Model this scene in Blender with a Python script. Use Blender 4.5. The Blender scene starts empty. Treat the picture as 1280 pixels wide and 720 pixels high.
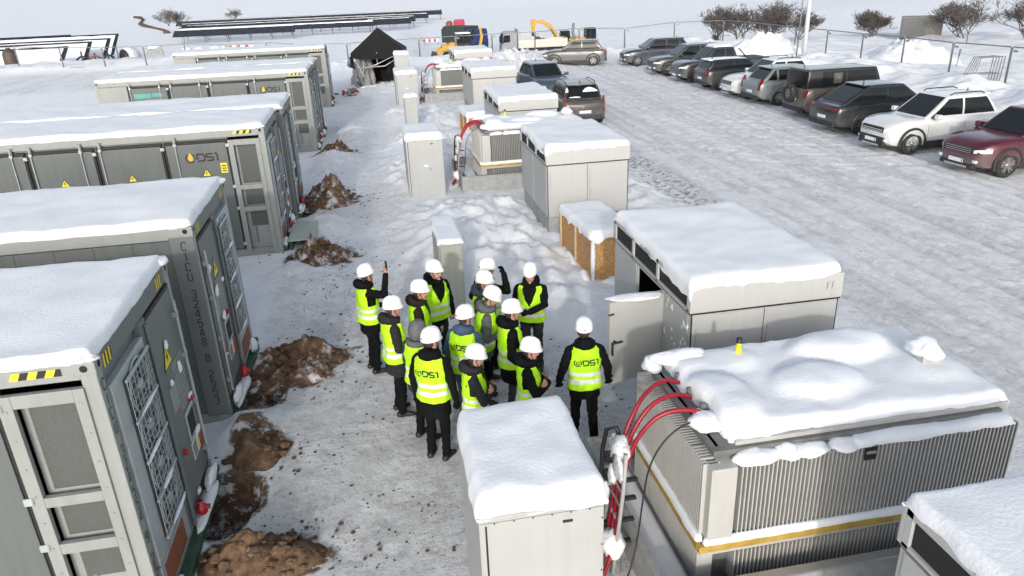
import bpy, bmesh, math, random
from mathutils import Vector, Matrix, noise
import numpy as np
random.seed(7)
sc = bpy.context.scene
COL = sc.collection
R = math.radians
def NZ(x, y, z=0.0): return noise.noise(Vector((x, y, z)))
def FB(x, y, z=0.0, o=4): return noise.fractal(Vector((x, y, z)), 1.0, 2.0, o)
def lerp(a, b, t): return a + (b - a) * t
def sstep(a, b, x):
    t = min(1.0, max(0.0, (x - a) / (b - a))); return t * t * (3 - 2 * t)

# ------------------------------------------------------------------ materials
MATS = {}
def mat(name, base, rough=0.6, metal=0.0, var=0.12, nscale=3.0, bump=0.0, bscale=40.0, dirt=None, spec=0.5, coat=0.0, streak=0.0, salt=0.0, bdist=0.02):
    if name in MATS: return MATS[name]
    m = bpy.data.materials.new(name); m.use_nodes = True; MATS[name] = m
    nt = m.node_tree; N = nt.nodes; L = nt.links
    b = N['Principled BSDF']; b.inputs['Roughness'].default_value = rough; b.inputs['Metallic'].default_value = metal
    b.inputs['Specular IOR Level'].default_value = spec
    if coat: b.inputs['Coat Weight'].default_value = coat; b.inputs['Coat Roughness'].default_value = 0.12
    tc = N.new('ShaderNodeTexCoord')
    n = N.new('ShaderNodeTexNoise'); n.inputs['Scale'].default_value = nscale; n.inputs['Detail'].default_value = 6; n.inputs['Roughness'].default_value = 0.65
    L.new(tc.outputs['Object'], n.inputs['Vector'])
    r = N.new('ShaderNodeValToRGB'); c = base
    r.color_ramp.elements[0].position = 0.3; r.color_ramp.elements[1].position = 0.7
    r.color_ramp.elements[0].color = (c[0]*(1-var), c[1]*(1-var), c[2]*(1-var), 1)
    r.color_ramp.elements[1].color = (min(1, c[0]*(1+var)), min(1, c[1]*(1+var)), min(1, c[2]*(1+var)), 1)
    L.new(n.outputs['Fac'], r.inputs['Fac']); out = r.outputs['Color']
    if dirt:
        dc, dscale, dth = dirt
        n2 = N.new('ShaderNodeTexNoise'); n2.inputs['Scale'].default_value = dscale; n2.inputs['Detail'].default_value = 8; n2.inputs['Roughness'].default_value = 0.7
        L.new(tc.outputs['Object'], n2.inputs['Vector'])
        r2 = N.new('ShaderNodeValToRGB'); r2.color_ramp.elements[0].position = dth; r2.color_ramp.elements[1].position = min(1, dth + 0.13)
        r2.color_ramp.elements[0].color = (0, 0, 0, 1); r2.color_ramp.elements[1].color = (1, 1, 1, 1)
        L.new(n2.outputs['Fac'], r2.inputs['Fac'])
        mx = N.new('ShaderNodeMix'); mx.data_type = 'RGBA'; mx.inputs[7].default_value = (*dc, 1)
        L.new(r2.outputs['Color'], mx.inputs[0]); L.new(out, mx.inputs[6]); out = mx.outputs[2]
    if streak:                       # faint run-off stains down the sheet metal
        mp = N.new('ShaderNodeMapping'); mp.inputs['Scale'].default_value = (9, 9, .55); L.new(tc.outputs['Object'], mp.inputs['Vector'])
        n3 = N.new('ShaderNodeTexNoise'); n3.inputs['Scale'].default_value = 1.3; n3.inputs['Detail'].default_value = 5; L.new(mp.outputs['Vector'], n3.inputs['Vector'])
        r3 = N.new('ShaderNodeMapRange'); r3.inputs['From Min'].default_value = .48; r3.inputs['From Max'].default_value = .72; r3.inputs['To Max'].default_value = streak; L.new(n3.outputs['Fac'], r3.inputs['Value'])
        mx = N.new('ShaderNodeMix'); mx.data_type = 'RGBA'; mx.inputs[7].default_value = (c[0]*.45, c[1]*.43, c[2]*.40, 1)
        L.new(r3.outputs['Result'], mx.inputs[0]); L.new(out, mx.inputs[6]); out = mx.outputs[2]
    if salt:                         # road salt and slush on the lower body
        sp = N.new('ShaderNodeSeparateXYZ'); L.new(tc.outputs['Object'], sp.inputs[0])
        ad = N.new('ShaderNodeMath'); ad.operation = 'MULTIPLY_ADD'; ad.inputs[1].default_value = .7; L.new(n.outputs['Fac'], ad.inputs[0]); L.new(sp.outputs['Z'], ad.inputs[2])
        r4 = N.new('ShaderNodeMapRange'); r4.inputs['From Min'].default_value = 1.25; r4.inputs['From Max'].default_value = .55; r4.inputs['To Max'].default_value = salt; L.new(ad.outputs[0], r4.inputs['Value'])
        mx = N.new('ShaderNodeMix'); mx.data_type = 'RGBA'; mx.inputs[7].default_value = (.24, .238, .236, 1); L.new(r4.outputs['Result'], mx.inputs[0]); L.new(out, mx.inputs[6]); out = mx.outputs[2]
        ar = N.new('ShaderNodeMath'); ar.operation = 'MULTIPLY_ADD'; ar.inputs[1].default_value = .5; ar.inputs[2].default_value = rough; L.new(r4.outputs['Result'], ar.inputs[0]); salt_r = ar.outputs[0]
    L.new(out, b.inputs['Base Color'])
    rv = N.new('ShaderNodeMapRange'); rv.inputs['To Min'].default_value = max(0.02, rough - 0.08); rv.inputs['To Max'].default_value = min(1, rough + 0.1)
    L.new(n.outputs['Fac'], rv.inputs['Value']); L.new(salt_r if salt else rv.outputs['Result'], b.inputs['Roughness'])
    if bump:
        nb = N.new('ShaderNodeTexNoise'); nb.inputs['Scale'].default_value = bscale; nb.inputs['Detail'].default_value = 5
        L.new(tc.outputs['Object'], nb.inputs['Vector'])
        bp = N.new('ShaderNodeBump'); bp.inputs['Strength'].default_value = bump; bp.inputs['Distance'].default_value = bdist
        L.new(nb.outputs['Fac'], bp.inputs['Height']); L.new(bp.outputs['Normal'], b.inputs['Normal'])
    return m
SNOW = mat('fresh_snow', (.78, .805, .84), .7, var=.035, nscale=2.0, bump=.3, bscale=30, spec=.15)
SNOWR = mat('crusted_snow', (.79, .81, .845), .75, var=.06, nscale=6, bump=.9, bscale=24, spec=.15)
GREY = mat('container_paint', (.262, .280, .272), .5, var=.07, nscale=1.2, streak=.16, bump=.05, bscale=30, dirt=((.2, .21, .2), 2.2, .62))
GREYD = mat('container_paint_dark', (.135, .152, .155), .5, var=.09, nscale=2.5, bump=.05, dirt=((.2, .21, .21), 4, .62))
GREYL = mat('galvanised_panel', (.42, .46, .48), .42, .35, var=.1, nscale=5)
PERF = mat('perforated_grille', (.078, .085, .082), .6, var=.3, nscale=90)
GASK = mat('rubber_gasket', (.012, .012, .012), .6, var=.1)
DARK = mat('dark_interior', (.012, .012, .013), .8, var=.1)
STEEL = mat('zinc_steel', (.45, .46, .47), .38, .8, var=.1, nscale=8)
FPIPE = mat('fence_zinc', (.21, .225, .24), .5, .5, var=.1, nscale=6)
YEL = mat('sign_yellow', (.78, .62, .03), .5, var=.05)
BLK = mat('marking_black', (.015, .015, .016), .5, var=.05)
LIME = mat('sign_lime', (.62, .66, .08), .5, var=.05)
RED = mat('plug_red', (.38, .02, .03), .4, var=.15)
CABLE = mat('cable_red', (.27, .008, .022), .38, var=.18, nscale=6)
DOORG = mat('door_and_shade_paint', (.112, .125, .123), .5, var=.07, nscale=1.5, streak=.22, bump=.05, bscale=30, dirt=((.14, .155, .15), 2.2, .62))
RUST = mat('rust_panel', (.22, .07, .035), .6, var=.25, nscale=9)
GREEN = mat('green_rail', (.035, .085, .05), .6, var=.25, nscale=5)
KIOSK = mat('kiosk_paint', (.415, .42, .418), .45, var=.04, nscale=1.0, streak=.08, dirt=((.37, .375, .372), 1.6, .64))
KIOSKG = mat('cabinet_paint', (.39, .40, .398), .45, streak=.10, var=.05, nscale=1.2)
PILLAR = mat('pillar_paint', (.335, .355, .32), .5, streak=.12, var=.05, nscale=1.5)
CONC = mat('concrete', (.30, .31, .31), .85, var=.2, nscale=5, bump=.3, bscale=40)
TRAFO = mat('transformer_paint', (.43, .432, .42), .45, streak=.1, var=.06, nscale=2.0)
TRAFOD = mat('transformer_core', (.14, .142, .142), .6, var=.25, nscale=8)
RAILY = mat('rail_yellow', (.40, .27, .05), .6, var=.3, nscale=7)
OSB = mat('strand_board', (.46, .25, .10), .75, var=.55, nscale=26, bump=.3, bscale=60)
WOOD = mat('grey_wood', (.22, .20, .185), .85, var=.3, nscale=9, bump=.3)
PINK = mat('pinkish_wrap', (.40, .24, .22), .7, var=.3, nscale=5)
EARTH = mat('dug_earth', (.150, .095, .060), .95, var=.6, nscale=8, bump=1.0, bscale=22, dirt=((.62, .62, .65), 4.2, .515), spec=.1)
EARTHD = mat('dark_earth', (.118, .077, .051), .95, var=.55, nscale=7, bump=1.0, bscale=20, spec=.1)
VEST = mat('vest_lime', (.46, .86, .02), .7, var=.12, nscale=9, bump=.7, bscale=20, spec=.25)
REFL = mat('reflective_tape', (.74, .77, .76), .35, .1, var=.08, nscale=30)
HELM = mat('helmet_white', (.84, .85, .85), .3, var=.02)
JBLK = mat('jacket_black', (.0065, .0068, .008), .85, var=.35, nscale=10, bump=.7, bscale=22, spec=.12)
JCHA = mat('jacket_charcoal', (.022, .023, .026), .85, var=.25, nscale=10, bump=.6, bscale=22, spec=.15)
JBRN = mat('jacket_dark_brown', (.022, .016, .013), .85, var=.25, nscale=10, bump=.6, bscale=22, spec=.15)
TGRY = mat('trousers_grey', (.035, .037, .041), .9, var=.25, nscale=10, bump=.6, bscale=20, spec=.15)
JGRY = mat('jacket_grey', (.10, .112, .115), .85, var=.2, nscale=10, bump=.6, bscale=22)
JBLU = mat('jacket_blue', (.045, .085, .15), .8, var=.25, nscale=10, bump=.6, bscale=22)
JNVY = mat('jacket_navy', (.02, .026, .04), .8, var=.25, nscale=10, bump=.6, bscale=22)
TBLK = mat('trousers_black', (.006, .006, .0075), .9, var=.3, nscale=10, bump=.7, bscale=20, spec=.1)
TNVY = mat('trousers_navy', (.022, .027, .045), .85, var=.3, nscale=10, bump=.6, bscale=20)
SHOE = mat('shoe_black', (.012, .012, .012), .5, var=.2)
SKIN = mat('skin', (.50, .27, .20), .5, var=.12, nscale=20)
HAIR = mat('hair_brown', (.05, .033, .024), .7, var=.3, nscale=60)
EYEM = mat('eye_dark', (.03, .025, .025), .3, var=.1)
LIP = mat('lips', (.36, .14, .12), .5, var=.1)
GLASS = mat('car_glass', (.010, .013, .015), .05, var=.2, nscale=1.5, spec=.30)
TYRE = mat('tyre_rubber', (.022, .022, .023), .85, var=.3, nscale=12, dirt=((.22, .21, .2), 9, .58))
RIM = mat('alloy_rim', (.34, .345, .35), .4, .6, var=.15, nscale=8)
RIMD = mat('alloy_rim_dark', (.09, .09, .09), .4, .6, var=.2)
TRIM = mat('black_trim', (.022, .022, .023), .6, var=.25, nscale=7, dirt=((.17, .165, .16), 6, .60))
LAMP = mat('headlight_glass', (.62, .65, .68), .12, var=.1)
TAIL = mat('tail_lamp', (.16, .006, .012), .2, var=.15)
PLATE = mat('number_plate', (.72, .74, .74), .4, var=.06, nscale=20)
BLUEP = mat('plate_blue', (.03, .10, .38), .4, var=.05)
CHROME = mat('chrome', (.6, .6, .62), .18, .95, var=.05)
TENT = mat('tent_black', (.006, .006, .007), .9, var=.3, nscale=5, bump=.3, bscale=12)
TENTW = mat('tent_side_grey', (.27, .275, .27), .6, var=.25, nscale=3, bump=.5, bscale=8)
CATY = mat('machine_yellow', (.50, .28, .03), .5, var=.2, nscale=5, dirt=((.2, .13, .07), 4, .60))
TRKG = mat('truck_silver', (.22, .235, .245), .4, .1, var=.12, nscale=3)
TRKB = mat('truck_blue', (.02, .035, .12), .4, var=.12)
TRKD = mat('tipper_dark', (.028, .038, .034), .6, var=.25, nscale=3)
TIPL = mat('tipper_pale', (.50, .485, .44), .6, var=.12, nscale=3)
BARK = mat('hazed_bark', (.115, .10, .095), .9, var=.3, nscale=8)  # bark colour lightened to carry the haze of distance
SOLAR = mat('solar_cells', (.018, .021, .03), .25, var=.25, nscale=3)
TEAL = mat('teal_tape', (.08, .30, .28), .5, var=.1)
ORANGE = mat('sticker_orange', (.72, .42, .03), .5, var=.05)
DRUMW = mat('drum_white', (.62, .64, .64), .5, var=.1)
REDM = mat('machine_red', (.36, .02, .06), .5, var=.15)

def paint(name, c, rough=.35, dirty=.6):
    return mat(name, c, rough, 0.25, var=.10, nscale=2.0, dirt=(tuple(lerp(v, .30, .6) for v in c), 3.0, dirty), coat=.5, salt=.5)

# ------------------------------------------------------------------ mesh builder
class MB:
    def __init__(s): s.bm = bmesh.new(); s.mats = []
    def mi(s, m):
        if m is None: return 0
        if m not in s.mats: s.mats.append(m)
        return s.mats.index(m)
    def add(s, verts, faces, m=None, smooth=False):
        k = s.mi(m); vs = [s.bm.verts.new(v) for v in verts]; out = []
        for f in faces:
            try: g = s.bm.faces.new([vs[i] for i in f])
            except ValueError: continue
            g.material_index = k; g.smooth = smooth; out.append(g)
        return vs
    def box(s, x0, x1, y0, y1, z0, z1, m=None, bev=0.0, seg=2, rot=None):
        b = bmesh.new(); bmesh.ops.create_cube(b, size=1.0)
        for v in b.verts:
            v.co = Vector(((x0+x1)/2 + v.co.x*(x1-x0), (y0+y1)/2 + v.co.y*(y1-y0), (z0+z1)/2 + v.co.z*(z1-z0)))
        if bev: bmesh.ops.bevel(b, geom=list(b.edges), offset=bev, segments=seg, profile=.6, affect='EDGES')
        s.merge(b, m, rot, smooth=False); return s
    def merge(s, b, m=None, M=None, smooth=False):
        k = s.mi(m); mp = {}
        b.verts.index_update()
        for v in b.verts: mp[v.index] = s.bm.verts.new(M @ v.co if M else v.co)
        for f in b.faces:
            try: g = s.bm.faces.new([mp[v.index] for v in f.verts])
            except ValueError: continue
            g.material_index = k; g.smooth = smooth
        b.free()
    def cyl(s, p0, p1, r0, r1=None, n=12, m=None, caps=True, smooth=True):
        r1 = r0 if r1 is None else r1; p0 = Vector(p0); p1 = Vector(p1); d = (p1-p0).normalized()
        a = d.orthogonal().normalized(); b = d.cross(a); vs = []
        for p, r in ((p0, r0), (p1, r1)):
            for i in range(n):
                t = 2*math.pi*i/n; vs.append(p + (a*math.cos(t) + b*math.sin(t))*r)
        s.add(vs, [(i, (i+1) % n, n+(i+1) % n, n+i) for i in range(n)], m, smooth)
        if caps:
            s.add(vs[:n], [tuple(reversed(range(n)))], m); s.add(vs[n:], [tuple(range(n))], m)
        return s
    def tube(s, pts, r, n=8, m=None, smooth=True):
        pts = [Vector(p) for p in pts]; rings = []; up = None
        for i, p in enumerate(pts):
            d = (pts[min(i+1, len(pts)-1)] - pts[max(i-1, 0)]).normalized()
            if up is None: up = d.orthogonal().normalized()
            up = (up - d*up.dot(d)).normalized(); b = d.cross(up)
            rr = r[i] if isinstance(r, (list, tuple)) else r
            rings.append([p + (up*math.cos(2*math.pi*k/n) + b*math.sin(2*math.pi*k/n))*rr for k in range(n)])
        vs = [v for q in rings for v in q]
        fs = [(i*n+k, i*n+(k+1) % n, (i+1)*n+(k+1) % n, (i+1)*n+k) for i in range(len(pts)-1) for k in range(n)]
        fs += [tuple(reversed(range(n))), tuple((len(pts)-1)*n+k for k in range(n))]
        s.add(vs, fs, m, smooth); return s
    def lathe(s, prof, o=(0, 0, 0), axis='z', n=24, m=None, smooth=True):
        vs = []; o = Vector(o)
        for (r, h) in prof:
            for k in range(n):
                t = 2*math.pi*k/n; c, q = r*math.cos(t), r*math.sin(t)
                vs.append(o + Vector((c, q, h) if axis == 'z' else ((c, h, q) if axis == 'y' else (h, c, q))))
        s.add(vs, [(i*n+k, i*n+(k+1) % n, (i+1)*n+(k+1) % n, (i+1)*n+k) for i in range(len(prof)-1) for k in range(n)], m, smooth)
        return s
    def prism(s, poly, a, b, axis='y', m=None, bev=0.0):
        f = (lambda u, v, w: (u, w, v)) if axis == 'y' else ((lambda u, v, w: (w, u, v)) if axis == 'x' else (lambda u, v, w: (u, v, w)))
        n = len(poly); q = bmesh.new()
        vs = [q.verts.new(f(u, v, a)) for u, v in poly] + [q.verts.new(f(u, v, b)) for u, v in poly]
        q.faces.new(vs[:n]); q.faces.new(vs[n:])
        for i in range(n): q.faces.new([vs[i], vs[(i+1) % n], vs[n+(i+1) % n], vs[n+i]])
        bmesh.ops.recalc_face_normals(q, faces=q.faces)
        if bev: bmesh.ops.bevel(q, geom=list(q.edges), offset=bev, segments=2, profile=.6, affect='EDGES')
        s.merge(q, m); return s
    def ell(s, c, r, m=None, u=14, v=9, smooth=True):
        b = bmesh.new(); bmesh.ops.create_uvsphere(b, u_segments=u, v_segments=v, radius=1.0)
        s.merge(b, m, Matrix.Translation(c) @ Matrix.Diagonal((*r, 1)), smooth); return s
    def build(s, name, parent=None, m=None, label=None, recalc=True):
        if m is not None and not s.mats: s.mats.append(m)
        if recalc: bmesh.ops.recalc_face_normals(s.bm, faces=s.bm.faces)
        me = bpy.data.meshes.new(name); s.bm.to_mesh(me); s.bm.free()
        for q in s.mats: me.materials.append(q)
        return link(name, me, parent, label)
def link(name, me, parent=None, label=None):
    o = bpy.data.objects.new(name, me); COL.objects.link(o)
    if parent is not None: o.parent = parent
    if label: o['label'] = label
    return o
def thing(name, label, cat, loc=(0, 0, 0), rz=0.0, group=None, scale=1.0):
    o = bpy.data.objects.new(name, None); COL.objects.link(o); o.empty_display_size = .2
    o.location = loc; o.rotation_euler = (0, 0, rz); o.scale = (scale,)*3
    return tag(o, label, cat, group)
def tag(o, label, cat, group=None):
    o['label'] = label; o['category'] = cat
    if group: o['group'] = group
    return o
def struct(o): o['kind'] = 'structure'; return o
def copy_tree(o, parent=None):
    c = o.copy(); COL.objects.link(c)
    if parent is not None: c.parent = parent
    for ch in list(o.children): copy_tree(ch, c)
    return c
def clone(o, label, loc, rz=None):
    c = copy_tree(o); c['label'] = label; c.location = loc
    if rz is not None: c.rotation_euler = (0, 0, rz)
    return c

# ------------------------------------------------------------------ snow
def edge_params(a, b, r, n):
    L = b - a; e = [0, .02, .08, .2, .42, .7, 1.0]
    p = [a + r*t for t in e]; q = [b - r*t for t in reversed(e)]
    k = max(2, n); mid = [lerp(p[-1], q[0], i/k) for i in range(1, k)]
    return p + mid + q
def snow_cap(x0, x1, y0, y1, z, t, parent, r=.12, amp=.02, over=.02, drop=.03, seed=0, cell=.18, wav=.03, name='snow_cover', lumps=(), m=None, drops=None):
    xs = edge_params(x0-over, x1+over, r, int((x1-x0)/cell)); ys = edge_params(y0-over, y1+over, r, int((y1-y0)/cell))
    nx, ny = len(xs), len(ys); vs = []; fs = []; cx, cy = (x0+x1)/2, (y0+y1)/2
    def H(x, y, dd):
        k = 1 - min(1.0, dd/r); h = t*math.sqrt(max(0, 1-k*k))
        h += amp*FB(x*1.1+seed*7.3, y*1.1, seed, 4)*min(1, dd/r) + .35*amp*FB(x*6+seed, y*6, seed, 3)*min(1, .3+dd/r)
        h *= 1 - .16*max(0, FB(x*.8+seed*3, y*.8, 7+seed, 3))
        for (lx, ly, lr, lry, lh) in lumps:
            q = ((x-lx)/lr)**2 + ((y-ly)/lry)**2
            if q < 1: h += lh*(1-q**2.4)**.9
        return h
    for j, y in enumerate(ys):
        for i, x in enumerate(xs):
            dx = min(x-xs[0], xs[-1]-x); dy = min(y-ys[0], ys[-1]-y)
            if dx < r and dy < r:
                dd = r - math.hypot(r-dx, r-dy); dd = max(0, dd)
            else: dd = min(dx, dy)
            w = wav*(1-min(1, min(dx, dy)/(2*r)))
            n1 = NZ(x*1.7+seed, y*1.7, 3.1+seed); n2 = NZ(x*8+seed, y*8, 9+seed) + .6*NZ(x*19+seed, y*19, 2+seed)
            sx = (1 if x > cx else -1)*(1-min(1, dx/(2*r))); sy = (1 if y > cy else -1)*(1-min(1, dy/(2*r)))
            vs.append((x + wav*sx*(n1+.5*n2), y + wav*sy*(n1+.5*n2), z + H(x, y, dd)))
    for j in range(ny-1):
        for i in range(nx-1): fs.append((j*nx+i, j*nx+i+1, (j+1)*nx+i+1, (j+1)*nx+i))
    ring = [i for i in range(nx)] + [j*nx+nx-1 for j in range(1, ny)] + [(ny-1)*nx+i for i in range(nx-2, -1, -1)] + [j*nx for j in range(ny-2, 0, -1)]
    base = len(vs)
    for k, q in enumerate(ring):
        v = vs[q]; dr = drop*(1 + 1.0*NZ(v[0]*4+seed, v[1]*4, 5))
        if drops: dr += drops(v[0], v[1])
        vs.append((lerp(v[0], cx, .006), lerp(v[1], cy, .006), z - max(0.004, dr)))
    n = len(ring)
    for k in range(n): fs.append((ring[k], base+k, base+(k+1) % n, ring[(k+1) % n]))
    mb = MB(); mb.add(vs, fs, m or SNOW, True)
    return mb.build(name, parent)
def snow_lump(mb, c, r, seed=0, m=None, flat=.25):
    b = bmesh.new(); bmesh.ops.create_icosphere(b, subdivisions=3, radius=1.0)
    for v in b.verts:
        k = 1 + .30*FB(v.co.x*1.4+seed, v.co.y*1.4, v.co.z*1.4+seed, 5); v.co *= k
        if v.co.z < -flat: v.co.z = -flat
    mb.merge(b, m or SNOW, Matrix.Translation(c) @ Matrix.Diagonal((*r, 1)), True)

# ------------------------------------------------------------------ flat lettering
def ribbon(mb, pts, w, f, m, closed=False):
    P = [Vector(p) for p in pts]; n = len(P); Lf = []; Rt = []
    for i in range(n):
        a = P[i-1] if (i > 0 or closed) else None; c = P[(i+1) % n] if (i < n-1 or closed) else None
        d0 = (P[i]-a).normalized() if a is not None else None; d1 = (c-P[i]).normalized() if c is not None else None
        if d0 is None: d0 = d1
        if d1 is None: d1 = d0
        t = (d0+d1); t = t.normalized() if t.length > 1e-6 else d0
        nn = Vector((-t.y, t.x)); k = max(.5, nn.dot(Vector((-d0.y, d0.x))))
        Lf.append(P[i]+nn*w/2/k); Rt.append(P[i]-nn*w/2/k)
    vs = [f(*p) for p in Lf] + [f(*p) for p in Rt]
    fs = [(i, (i+1) % n, n+(i+1) % n, n+i) for i in range(n if closed else n-1)]
    mb.add(vs, fs, m)
def arc(cx, cy, r, a0, a1, n=12): return [(cx+r*math.cos(R(lerp(a0, a1, i/n))), cy+r*math.sin(R(lerp(a0, a1, i/n)))) for i in range(n+1)]
def logo(mb, f, s, black, drop):
    # ring with a drop, then the letters D S 1; s = letter height, f maps (u, v) to 3D; u starts at 0
    g = lambda u, v: f(u*s, v*s); w = .17
    ribbon(mb, arc(.55, .5, .55, 125, 318), w*.9, g, black); ribbon(mb, arc(.55, .5, .55, 335, 415), w*.9, g, black)
    d = [(.55, 1.22)] + [(.55+.30*math.cos(R(a)), .45+.32*math.sin(R(a))) for a in range(30, -211, -20)]
    if drop is not None:
        mb.add([g(u, v) for u, v in d], [tuple(range(len(d)))], drop)
    else: ribbon(mb, arc(.55, .5, .24, 0, 340, 14), w*.7, g, black)
    w = .205; x = 1.38; ribbon(mb, [(x, .08), (x+.62, .08), (x+.83, .2), (x+.9, .5), (x+.83, .8), (x+.62, .92), (x, .92), (x, .30)], w, g, black)
    x = 2.48; ribbon(mb, [(x, .08), (x+.66, .08), (x+.76, .16), (x+.76, .42), (x+.66, .5), (x+.12, .5), (x+.02, .58), (x+.02, .84), (x+.12, .92), (x+.76, .92)], w, g, black)
    x = 3.42; ribbon(mb, [(x, .92), (x+.28, .92), (x+.34, .82), (x+.34, .0)], w, g, black)
GLY = {'C': [[(.95, .80), (.80, 1), (.2, 1), (0, .82), (0, .18), (.2, 0), (.80, 0), (.95, .2)]], 'I': [[(.5, 0), (.5, 1)]], 'U': [[(0, 1), (0, .18), (.2, 0), (.78, 0), (.95, .18), (.95, 1)]],
 '2': [[(0, .84), (.2, 1), (.78, 1), (.95, .84), (.95, .62), (.08, .16), (.04, 0), (1, 0)]], '3': [[(0, .86), (.2, 1), (.78, 1), (.95, .84), (.95, .66), (.72, .52), (.4, .52)], [(.70, .44), (.95, .34), (.95, .16), (.78, 0), (.2, 0), (0, .14)]],
 '4': [[(.72, 0), (.72, 1), (.5, 1), (0, .34), (.0, .26), (.62, .26)]], '5': [[(.92, 1), (.06, 1), (.02, .55), (.3, .62), (.72, .62), (.95, .44), (.95, .17), (.76, 0), (.2, 0), (0, .14)]],
 '8': [[(.2, .53), (.06, .66), (.06, .88), (.22, 1), (.75, 1), (.9, .88), (.9, .66), (.75, .53), (.24, .52)], [(.2, .44), (0, .32), (0, .14), (.2, 0), (.76, 0), (.95, .14), (.95, .32), (.76, .44)]],
 '9': [[(.03, .16), (.2, 0), (.76, 0), (.95, .18), (.95, .84), (.76, 1), (.2, 1), (0, .84), (0, .62), (.2, .48), (.80, .48)]]}
def vertical_number(txt, top, step, size, P, parent, name, m):
    """characters stacked downward; P(h) gives (origin, right, up) for height h; every character is one mesh"""
    z = top
    for ch in txt:
        if ch != ' ':
            o, rx, up = P(z); mb = MB(); wd = size*.52
            for st in GLY[ch]: ribbon(mb, [(u*wd-wd/2, v*size-size/2) for u, v in st], size*.115, lambda u, v: o + rx*u + up*v, m)
            mb.build(name, parent, recalc=False)
        z -= step*(.75 if ch == ' ' else 1)
# ------------------------------------------------------------------ camera, light, world
cam = bpy.data.cameras.new('camera'); co = bpy.data.objects.new('camera', cam); COL.objects.link(co); sc.camera = co
F, TH, CH, YAW, ROLL = 925.52, .392703, 5.63444, .171962, -.0401294
cam.sensor_width = 36.0; cam.lens = F/1280*36; cam.clip_start = .1; cam.clip_end = 9000
fw = Vector((math.sin(YAW)*math.cos(TH), math.cos(YAW)*math.cos(TH), -math.sin(TH)))
rt = Vector((math.cos(YAW), -math.sin(YAW), 0)); up = rt.cross(fw)
r2 = rt*math.cos(ROLL) + up*math.sin(ROLL); u2 = up*math.cos(ROLL) - rt*math.sin(ROLL)
co.matrix_world = Matrix(((r2.x, u2.x, -fw.x, 0), (r2.y, u2.y, -fw.y, 0), (r2.z, u2.z, -fw.z, CH), (0, 0, 0, 1)))
SUN_EL, SUN_AZ = R(17), R(13)          # light travels towards +Y and a little +X
sd = Vector((math.sin(SUN_AZ)*math.cos(SUN_EL), math.cos(SUN_AZ)*math.cos(SUN_EL), -math.sin(SUN_EL)))
sl = bpy.data.lights.new('sun', 'SUN'); sl.energy = 1.55; sl.angle = R(1.6); sl.color = (1.0, .955, .89)
so = bpy.data.objects.new('sun', sl); COL.objects.link(so); so.rotation_euler = sd.to_track_quat('-Z', 'Y').to_euler(); so.location = (-10, -20, 30)
w = bpy.data.worlds.new('World'); sc.world = w; w.use_nodes = True; nt = w.node_tree
bg = nt.nodes['Background']; sky = nt.nodes.new('ShaderNodeTexSky'); sky.sky_type = 'NISHITA'; sky.sun_disc = False
sky.sun_elevation = SUN_EL; sky.sun_rotation = math.pi + SUN_AZ; sky.air_density = 1.0; sky.dust_density = 2.5; sky.ozone_density = 1.2; sky.altitude = 100
hs = nt.nodes.new('ShaderNodeHueSaturation'); hs.inputs['Saturation'].default_value = .50; hs.inputs['Value'].default_value = 1.70
nt.links.new(sky.outputs['Color'], hs.inputs['Color']); nt.links.new(hs.outputs['Color'], bg.inputs['Color']); bg.inputs['Strength'].default_value = .15
sc.view_settings.view_transform = 'Standard'; sc.view_settings.look = 'None'; sc.view_settings.exposure = 0; sc.view_settings.gamma = 1
sc.render.engine = 'CYCLES'; sc.cycles.max_bounces = 5; sc.cycles.use_adaptive_sampling = True; sc.cycles.adaptive_threshold = .025; sc.cycles.use_denoising = True

# ------------------------------------------------------------------ ground
PILES = [(-1.5, 27.6, .82, .62, .42), (-1.5, 21.2, .80, .80, .62), (-1.55, 16.2, .80, .70, .44), (-1.62, 11.15, .80, .68, .36), (-1.98, 8.75, .42, .46, .26), (-1.72, 6.62, .70, .38, .32)]
HOLES = [(-2.30, 7.75, .46, .56, .8), (-2.15, 10.15, .34, .5, .55), (-2.2, 20.4, .3, .6, .4)]
BANKS = [  # x, y, rx, ry, h
 (-2.1, 9.35, .42, .5, .30), (-1.9, 14.9, .9, 1.2, .30), (-1.6, 18.6, .6, .9, .3), (-1.7, 25, .6, 2.2, .35), (-1.3, 26.6, .8, 1, .25), (-1.0, 32, .7, 3, .3),
 (2.6, 15.6, 1.6, 2.4, .42), (1.6, 18.0, 1.3, 1.8, .35), (2.9, 12.9, 1.0, 1.6, .22), (1.1, 15.5, .9, 1.4, .25), (2.9, 18.6, 1.0, 1.0, .3), (.9, 24, .8, 2.2, .4), (2.2, 25, 1.2, 2.6, .45), (3.1, 27.6, 1.2, 2, .4),
 (1.4, 28.5, .9, 1.8, .5), (6.7, 18.8, .8, 2.0, .35), (6.9, 14.5, .8, 2, .35), (5.6, 13.4, .9, 1.2, .4), (6.8, 23, .7, 2.4, .4), (2.6, 34, 1.6, 3.6, .4), (1.0, 35.5, .8, 2, .3), (3.0, 46, 3, 2.2, .5), (7.0, 45.5, 2.5, 2, .7), (10.2, 52.5, 2.2, 2.0, .8), (11.2, 55.5, 2.2, 2.4, .9), (7.5, 52, 3, 2.5, .6),
 (2.05, 7.6, .7, .5, .06)]
XB = [(14, 0), (22, .05), (24.2, .85), (26.3, 1.15), (28.3, .75), (32, .5), (60, .6)]
def pw(tab, x):
    if x <= tab[0][0]: return tab[0][1]
    for (a, b), (c, d) in zip(tab, tab[1:]):
        if x <= c: return lerp(b, d, (x-a)/(c-a))
    return tab[-1][1]
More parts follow.
